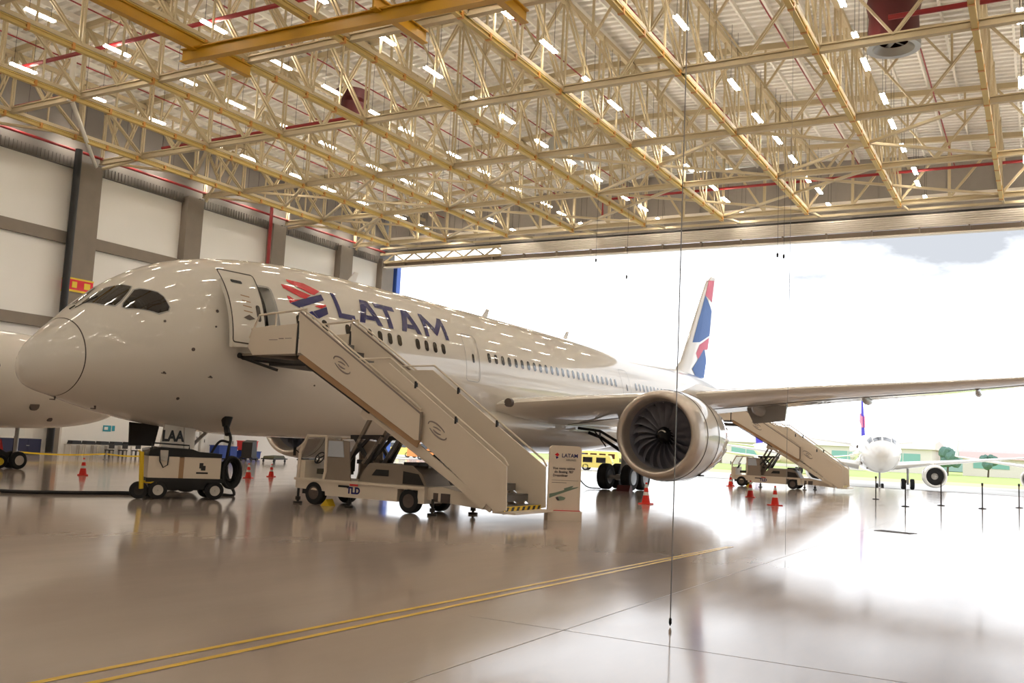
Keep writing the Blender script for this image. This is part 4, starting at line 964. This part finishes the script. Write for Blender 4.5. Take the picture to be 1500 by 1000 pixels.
# ------------------------------------------------------------------ smaller airliners
def jet(name, lab, loc, rz, far=True, fincol=None):
    t = thing(name, lab, 'airplane', loc, rz, 'other airliners')
    Sx = [0,.15,.5,1.1,2,3.2,4.6,6,24,28,32,35.5,37.3]; zt = [3.2,3.75,4.15,4.55,5.0,5.55,5.8,5.87,5.87,5.85,5.75,5.5,5.1]; zb = [3.2,2.75,2.5,2.25,2.02,1.85,1.77,1.74,1.74,2.3,3.3,4.2,4.75]; hw = [0,.5,.85,1.2,1.55,1.8,1.93,1.97,1.97,1.8,1.3,.7,.15]
    u = [math.sqrt(a) for a in Sx]; mb = MB(); P = []; n = 50
    for s in [0,.03,.1,.2,.35,.6,.9,1.3,1.8,2.4,3,3.7,4.5,5.3,6,10,16,22,24,26,28,30,32,34,35.5,36.5,37.3]:
        q = math.sqrt(s); a,b,c_ = (float(pchip(u,Q,q)) for Q in (zt,zb,hw)); P.append([V3((c_*math.cos(2*PI*k/n), s, (a+b)/2+(a-b)/2*math.sin(2*PI*k/n))) for k in range(n)])
    mb.grid(P, True); obj('fuselage', mb, M['white'], t, ang=60)
    def on(s, th, o):
        q = math.sqrt(s); a,b,c_ = (float(pchip(u,Q,q)) for Q in (zt,zb,hw)); return V3(((c_+o)*math.cos(th), s, (a+b)/2+((a-b)/2+o)*math.sin(th)))
    for k, (a0,a1,s0,s1) in enumerate(((1.05,1.52,1.75,2.4),(1.62,2.09,1.75,2.4),(.72,1.0,2.0,2.9),(2.14,2.42,2.0,2.9))):
        mb = MB(); mb.grid([[on(s0+(s1-s0)*i/4, a0+(a1-a0)*j/4, .012) for j in range(5)] for i in range(5)]); obj('windshield_pane', mb, M['glass'], t)
    for sg_ in (1,-1):
        mb = MB(); mb.grid([wing_sec(*a, sg_) for a in ((1.5,12.2,6.6,2.45,.6),(6.2,15.2,3.9,3.0,.32),(16.8,21.5,1.5,4.1,.1))], True); obj('wing', mb, M['white'], t, ang=50)
        mb = MB().prism([(21.4,4.1),(22.9,4.1),(23.6,6.2),(22.9,6.2)], lambda a,b,q: V3((sg_*16.8+q,a,b)), -.04,.04); obj('wingtip', mb, M['white'], t)
        mb = MB(); mb.grid([wing_sec(*a, sg_) for a in ((.3,31.6,3.6,4.9,.25),(6.1,35,1.6,5.5,.08))], True); obj('horizontal_stabiliser', mb, M['white'], t, ang=50)
        e = obj('engine', MB().lathe([(.0,.98),(.05,1.06),(.5,1.17),(1.6,1.18),(3.1,.95),(3.1,.5),(4.2,.3)], (0,0,0), 'y', 30).lathe([(.0,.98),(.1,.9),(.9,.88)], (0,0,0), 'y', 30), M['white'], t, loc=(sg_*5.75,10.6,1.62))
        obj('fan', MB().lathe([(.85,.88),(.85,.2)], (0,0,0), 'y', 24), M['black'], e); obj('spinner', MB().lathe([(.3,.02),(.55,.22),(.86,.34)], (0,0,0), 'y', 18), M['hub'], e)
        obj('pylon', MB().box((sg_*5.75,13,2.75),(.25,3.4,.5)), M['white'], t)
        g = link('main_gear', None, t, (sg_*3.8,17.7,0)); obj('strut', MB().tube([(0,0,.5),(0,0,2.5)],.12,10), M['grey_paint'], g)
        for x in (-.46,.46): wheel('wheel', (x,0,.58), .58, .4, g, M['hub'])
    mb = MB(); P = []
    for z, le, te, th in ((5.4,29.2,35.2,.22),(6.2,30.2,35.4,.2),(11.75,34.6,37.0,.08)):
        c_ = te-le; P.append([V3((b*th,le+a*c_,z)) for a,b in ((0,0),(.15,.85),(.4,1),(1,.05))]+[V3((-b*th,le+a*c_,z)) for a,b in ((.4,1),(.15,.85))])
    mb.grid(P, True); mb.f.append(tuple(range(12,18))); mb.m.append(0); fn = obj('vertical_fin', mb, fincol or M['purple'], t)
    for sg_ in (1,-1):
        obj('fin_band', MB().prism([(30.9,7.0),(32,8.4),(36,9),(35.8,7.9)], lambda a,b,q: V3((q,a,b)), sg_*.05, sg_*.21), M['tailpink'], fn, smooth=False)
    g = link('nose_gear', None, t, (0,5.05,0)); obj('strut', MB().tube([(0,0,.4),(0,0,2)],.09,10), M['grey_paint'], g)
    for x in (-.25,.25): wheel('wheel', (x,0,.38), .38, .24, g, M['hub'])
    return t
# rotation: local -y is the nose direction; world nose heading angle phi -> rz
def place(nose, tail): 
    d = V3(tail)-V3(nose); return math.atan2(-d.x, d.y)
J1 = jet('airliner', 'white airliner nose behind the big aircraft at the left edge', (-38.8,30.5,0), PI)
for nm,(x,y,z),r in (('static_port',(-1.97,7.55,4.25),.16),('sensor',(-1.66,5.5,2.75),.22),('sensor',(-1.2,4.4,2.2),.1)):
    obj(nm, MB().tube([(x+.1,y,z),(x-.05,y,z)], r, 12), M['hubdark'], J1)
for loc, tail, lab in (((-12.9,94.1,GZ),(-20.1,127.4,0),'white airliner facing the hangar on the apron at right'),((2.4,116,GZ),(9,152,0),'airliner at the right edge, only its engine and wing in view'),((-36,172,GZ),(-52,200,0),'distant airliner with indigo fin behind the rear stairs')):
    dup(J1, loc, place(loc, tail), lab)

# ------------------------------------------------------------------ left side clutter
K = thing('tow_tractor', 'small yellow and black tow tractor at the far left edge', 'tractor', (-39.6,25.2,0), math.radians(65))
obj('body', MB().prism([(-2.6,.3),(.25,.3),(.4,.6),(-.2,.95),(-2.6,1.0)], lambda a,b,q: V3((a,q,b)), -.65,.65), M['black'], K, smooth=False)
obj('bumper', MB().bx(-1.2,-.55,-.72,-.66,.2,.95).bx(-.7,-.4,-.75,.75,.62,.8), M['yellow'], K, smooth=False)
obj('steering_column', MB().tube([(-.9,0,.9),(-.7,0,1.5)],.04,8), M['dark'], K)
obj('seat', MB().box((-1.5,0,1.15),(.6,.9,.3)).box((-1.8,0,1.6),(.2,.9,.7)), M['seat'], K)
obj('red_cover', MB().prism([(-.35,.75),(.1,.8),(0,1.25),(-.2,1.3)], lambda a,b,q: V3((a,q,b)), -.6,-.1), M['boxred'], K, smooth=False)
for u in (0,-1.9):
    for v in (-.6,.6): wheel('wheel', (u,v,.3), .3, .24, K, M['yellow'], 'y')
PXW = -55.
struct('partition_wall', MB().bx(PXW-.2,PXW,39.1,64,0,3.4), M['panel'], 'low white partition wall under the noses of the aircraft', 'partition', smooth=False)
s_ = obj('wall_sign', MB().bx(PXW,PXW+.04,42.15,42.75,1.66,2.06), M['cyan'], smooth=False); tag(s_, 'small teal sign on the white partition wall', 'sign')
obj('pictogram', MB().bx(PXW+.04,PXW+.05,42.22,42.5,1.76,1.96), M['signwhite'], s_, smooth=False)
tag(obj('wall_sign', MB().bx(PXW,PXW+.04,42.85,43.05,1.7,2.06), M['cyan'], smooth=False), 'narrow teal strip sign right of the small teal sign', 'sign')
ords = ['first','second','third','fourth','fifth','sixth']
for k in range(5):
    y = 39.7+k*1.05
    t_ = thing('work_table', 'pale work table along the white partition, %s from the left' % ords[k], 'table', (PXW+.55,y,0), 0, 'work tables')
    obj('table_top', MB().bx(-.35,.35,-.5,.5,.72,.76), M['desk'], t_, smooth=False)
    for a in (-.3,.3):
        for b in (-.46,.46): obj('leg', MB().bx(a-.03,a+.03,b-.03,b+.03,0,.72), M['desk'], t_, smooth=False)
    tag(obj('parts_bin', MB().prism([(-.36,.77),(.36,.77),(.3,1.0),(-.3,1.0)], lambda a,b,q: V3((PXW+.55+q,y+a,b)), -.25,.25), M['black'], smooth=False), 'black parts bin on the %s work table from the left' % ords[k], 'bin', 'parts bins')
    if k > 1:
        c = thing('office_chair', 'dark chair tucked at the %s work table from the left' % ords[k], 'chair', (PXW+1.3,y,0), 0, 'chairs at the work tables')
        obj('seat', MB().box((0,0,.45),(.42,.42,.06)), M['dark'], c, smooth=False); obj('backrest', MB().box((.2,0,.72),(.05,.4,.3)), M['dark'], c, smooth=False)
        for a,b in ((-.17,-.17),(.17,-.17),(-.17,.17),(.17,.17)): obj('leg', MB().bx(a-.02,a+.02,b-.02,b+.02,0,.43), M['dark'], c, smooth=False)
t_ = thing('barrier_tape', 'yellow barrier tape strung low across the hangar at the left', 'barrier', (0,0,0))
bp = [(-50,33,0),(-49.5,38.3,0),(-48.6,41.0,0),(-46.5,43.2,0)]
for p in bp: obj('post', MB().tube([p,(p[0],p[1],.42)],.03,8).cyl((p[0],p[1],.02),.15,.04,'z',14), M['steel'], t_)
for a,b in zip(bp,bp[1:]):
    P = []
    for k in range(9):
        q = k/8; x = a[0]+(b[0]-a[0])*q; y = a[1]+(b[1]-a[1])*q; z = .3-.1*math.sin(PI*q); P.append([(x,y,z),(x,y,z+.09)])
    obj('tape', MB().grid(P), M['yellow'], t_, smooth=False)
for y0,y1,lab in ((34.3,36.2,'navy tool cabinet behind the tow tractor, left one'),(36.25,38.1,'navy tool cabinet behind the tow tractor, right one')):
    c = thing('tool_cabinet', lab, 'cabinet', (-56,(y0+y1)/2,0), 0, 'navy tool cabinets'); hw = (y1-y0)/2
    obj('body', MB().bx(-.5,.5,-hw,hw,.08,1.0), M['cabblue'], c, smooth=False); obj('door', MB().bx(.5,.53,-hw+.05,-.02,.12,.96), M['cabblue'], c, smooth=False); obj('door', MB().bx(.5,.53,.02,hw-.05,.12,.96), M['cabblue'], c, smooth=False)
    obj('handle', MB().bx(.53,.56,-.1,.1,.55,.6), M['steel'], c, smooth=False); obj('plinth', MB().bx(-.45,.45,-hw,hw,0,.08), M['black'], c, smooth=False)
t_ = thing('notice_board', 'white and red notice board behind the tow tractor', 'board', (-57.5,36.6,0))
obj('panel', MB().bx(-.05,.05,-2.6,1.6,1.1,2.9), M['signwhite'], t_, smooth=False); obj('red_poster', MB().bx(.05,.07,-1.4,-.5,1.4,2.7), M['red'], t_, smooth=False); obj('dark_poster', MB().bx(.05,.07,-2.2,-1.6,1.9,2.2), M['ink'], t_, smooth=False); obj('poster', MB().bx(.05,.07,.0,1.2,1.7,2.6), M['desk'], t_, smooth=False)
for v in (-2,1): obj('post', MB().bx(-.04,.04,v-.04,v+.04,0,1.1), M['dark'], t_, smooth=False)
def bin_(y0,y1,x,h,m,lab,z=0):
    c = thing('storage_bin', lab, 'bin', (x,(y0+y1)/2,z), 0, 'storage bins'); hw = (y1-y0)/2
    obj('body', MB().prism([(-hw*.92,.06),(hw*.92,.06),(hw,h),(-hw,h)], lambda a,b,q: V3((q,a,b)), -.5,.5), m, c, smooth=False); obj('rim', MB().bx(-.54,.54,-hw-.03,hw+.03,h-.06,h), m, c, smooth=False)
    obj('runner', MB().bx(-.45,.45,-hw*.8,-hw*.7,0,.06).bx(-.45,.45,hw*.7,hw*.8,0,.06), M['black'], c, smooth=False)
bin_(50.6,51.6,-53.4,1.0,M['binblue'],'blue storage bin right behind the cable coil')
bin_(51.7,52.4,-53.4,.95,M['binblue'],'narrow blue storage bin beside the bin behind the cable coil')
bin_(53.2,54.9,-53.4,.62,M['binblue'],'blue storage bin carrying the red box')
bin_(53.3,54.5,-53.4,.78,M['boxred'],'red box stacked on the blue bin under the belly',.62)
for (y0,y1,h_,lab) in ((48.9,49.5,2.6,'tall white cabinet right of the nose wheel doors'),(49.7,50.2,2.3,'second tall white cabinet, next to the blue bins'),(52.5,53.0,2.2,'white cabinet between the blue bins')):
    c = thing('white_cabinet', lab, 'cabinet', (-54.2,(y0+y1)/2,0), 0, 'white cabinets'); hw = (y1-y0)/2
    obj('body', MB().bx(-.3,.3,-hw,hw,0,h_), M['cabinet'], c, smooth=False); obj('door', MB().bx(.3,.33,-hw+.03,hw-.03,.1,h_-.05), M['cabinet'], c, smooth=False); obj('handle', MB().bx(.33,.36,.05,.09,h_*.5,h_*.6), M['black'], c, smooth=False)
for k,(x,y,w_,h_,m,lab) in enumerate(((-48,51.2,2.2,.5,'clutter','low olive equipment trolley behind the cones'),(-47,53.6,1.6,.55,'dark','dark equipment trolley under the far engine'),(-46,55.4,1.8,.5,'clutter','olive trolley right under the far engine'),(-49.5,50.2,.9,1.5,'dark','upright dark service rack by the red pillar'))):
    c = thing('service_trolley', lab, 'trolley', (x,y,0), .3, 'service trolleys')
    obj('deck', MB().bx(-.5,.5,-w_/2,w_/2,.22,.3), M['dark'], c, smooth=False); obj('load', MB().prism([(-w_*.45,.3),(w_*.45,.3),(w_*.3,h_),(-w_*.4,h_*.9)], lambda a,b,q: V3((q,a,b)), -.4,.4), M[m], c, smooth=False)
    for a in (-.4,.4):
        for b in (-w_*.4,w_*.4): wheel('wheel', (a,b,.11), .11, .07, c, M['dark'])
t_ = thing('wall_band', 'red and yellow warning band wrapped round the concrete column', 'warning band', (XW,0,0))
obj('band', MB().bx(-.2,.6,43.02,45.05,11.75,12.5), M['red'], t_, smooth=False); obj('yellow_edge', MB().bx(-.2,.62,43.0,45.07,11.6,11.75).bx(-.2,.62,43.0,45.07,12.5,12.62), M['yellow'], t_, smooth=False); obj('mark', MB().bx(.6,.63,43.3,43.7,11.9,12.35).bx(.6,.63,44.3,44.8,11.9,12.35), M['yellow'], t_, smooth=False)
tag(obj('warning_band', MB().bx(XW-.1,XW+.6,43.05,45.02,1.9,2.5), M['busorange'], smooth=False), 'orange band low on the first concrete column', 'warning band')

# ------------------------------------------------------------------ outside

mb = MB(); mb.grid([[(-420,y,z),(260,y,z)] for y,z in ((YD,-.02),(86,-.08),(92,-.5),(98,GZ),(150,GZ))]); mb.bx(-420,260,YD,150,-1.6,-1.3)
struct('apron', mb, M['apron'], 'bright concrete apron outside the hangar door', 'ground', smooth=False)
struct('verge', MB().bx(-600,420,150,182,-1.5,GZ-.01), M['dry'], 'dry pale verge beyond the apron', 'ground', smooth=False)
struct('grass_field', MB().bx(-900,700,182,1600,-1.6,GZ-.02), M['grass'], 'green airfield grass in the distance', 'ground', smooth=False)
for x0,x1,y,h_,lab,m in ((-240,-100,330,8,'long pale terminal building far left beyond the doorway','bldg'),(-96,-30,320,7.5,'pale building with teal windows behind the engine','bldg'),(-22,58,330,5.5,'low pink-roofed building right of the rear stairs','bldgpink')):
    b_ = thing('airport_building', lab, 'building', ((x0+x1)/2,y,GZ)); hw = (x1-x0)/2
    obj('wall', MB().bx(-hw,hw,0,30,0,h_), M['bldg'], b_, smooth=False)
    obj('roof', MB().prism([(-1,h_),(31,h_),(29,h_+2),(15,h_+3),(1,h_+2)], lambda a,b,q: V3((q,a,b)), -hw-1,hw+1), M['bldgpink'] if m == 'bldgpink' else M['bldg'], b_, smooth=False)
    n_ = max(3,int(hw*2/14))
    for k in range(n_):
        xx = -hw+(k+.5)*2*hw/n_; wn = obj('window', MB().bx(xx-5,xx+5,-.15,0,h_*.45,h_*.8), M['bldgglass'], b_, smooth=False)
        obj('mullion', MB().bx(xx-.1,xx+.1,-.2,-.15,h_*.45,h_*.8), M['bldg'], wn, smooth=False)
for x,y,r_,h_,lab in ((-160,620,260,14,'low tree-covered ridge on the horizon at left'),(150,560,190,26,'green hill rising at the right edge of the horizon')):
    mb = MB(); P = []
    for i in range(13):
        rr = math.sin(PI*i/24) ; P.append([V3((x+r_*(1-i/12)*math.cos(a), y+r_*.5*(1-i/12)*math.sin(a), -.5+h_*rr*(1+.12*math.sin(5*a+i)))) for a in [2*PI*k/40 for k in range(40)]])
    mb.grid(P, True); o = obj('hill', mb, M['hill'], ang=80); o['kind'] = 'structure'; o['label'] = lab; o['category'] = 'hill'
def tree(x, y, h_, lab):
    t_ = thing('tree', lab, 'tree', (x,y,GZ), 0, 'distant trees')
    obj('trunk', MB().tube([(0,0,0),(.2,0,h_*.4),(0,.1,h_*.6)], [h_*.04,h_*.03,h_*.02], 8), M['trunk'], t_)
    mb = MB(); rnd = random.Random(int(x*7+y))
    for k in range(16):
        a = rnd.random()*2*PI; q = rnd.random(); c = V3((math.cos(a)*h_*.26*q, math.sin(a)*h_*.26*q, h_*(.42+.45*rnd.random()))); rr = h_*(.12+.1*rnd.random())
        bm = bmesh.new(); bmesh.ops.create_icosphere(bm, subdivisions=2, radius=rr)
        for v in bm.verts: v.co = v.co*(1+.3*(rnd.random()-.5))+c
        bm.verts.index_update(); mb.add([v.co for v in bm.verts], [[v.index for v in f.verts] for f in bm.faces]); bm.free()
    obj('crown', mb, M['leaf'], t_, smooth=False)
for k,(x,y,h_) in enumerate(((2,300,9.5),(11,304,8.5),(18,298,10.5),(26,305,8),(-24,300,8),(-14,310,7),(9,255,6.5),(30,240,4.5),(-106,300,9),(48,300,9))):
    tree(x, y, h_, 'distant dark green tree, %s of the row from the rear stairs outwards' % ORD[k+1])
def bus(x, y, rz, m, lab, L=11, h_=3):
    t_ = thing('airport_bus', lab, 'bus', (x,y,GZ), rz, 'vehicles on the apron')
    bd = obj('body', MB().prism([(-L/2,.4),(L/2,.4),(L/2,h_*.6),(L/2-.35,h_),(-L/2+.1,h_)], lambda a,b,q: V3((a,q,b)), -1.25,1.25), m, t_, smooth=False)
    n_ = int(L/1.7)
    for k in range(n_):
        xx = -L/2+.5+k*(L-.8)/n_; obj('window', MB().bx(xx,xx+1.2,-1.28,-1.25,h_*.52,h_*.85), M['glass'], bd, smooth=False)
    obj('windshield', MB().bx(L/2-.04,L/2+.02,-1.05,1.05,h_*.3,h_*.58), M['glass'], bd, smooth=False)
    for a in (-L*.3,L*.3):
        for b in (-1.1,1.1): wheel('wheel', (a,b,.45), .45, .3, t_, M['hub'], 'y')
bus(-91,124,.1,M['busyel'],'bright yellow airport bus seen under the stairs')
bus(-76,116,.1,M['busorange'],'orange airport bus next to the yellow one under the stairs')
bus(-66,148,0,M['busyel'],'yellow airport bus beside the totem sign, farther out',9,2.4)
bus(-50,112,.3,M['busyel'],'pale yellow service van behind the main wheels',4.2,2.0)

sc.view_settings.view_transform = 'Standard'; sc.view_settings.look = 'None'
sc.view_settings.exposure = 0.; sc.view_settings.gamma = 1.; sc.view_settings.use_curve_mapping = False
sc.cycles.use_denoising = True
sc.cycles.max_bounces = 8; sc.cycles.diffuse_bounces = 4; sc.cycles.glossy_bounces = 4; sc.cycles.transmission_bounces = 6
sc.cycles.sample_clamp_indirect = 6.
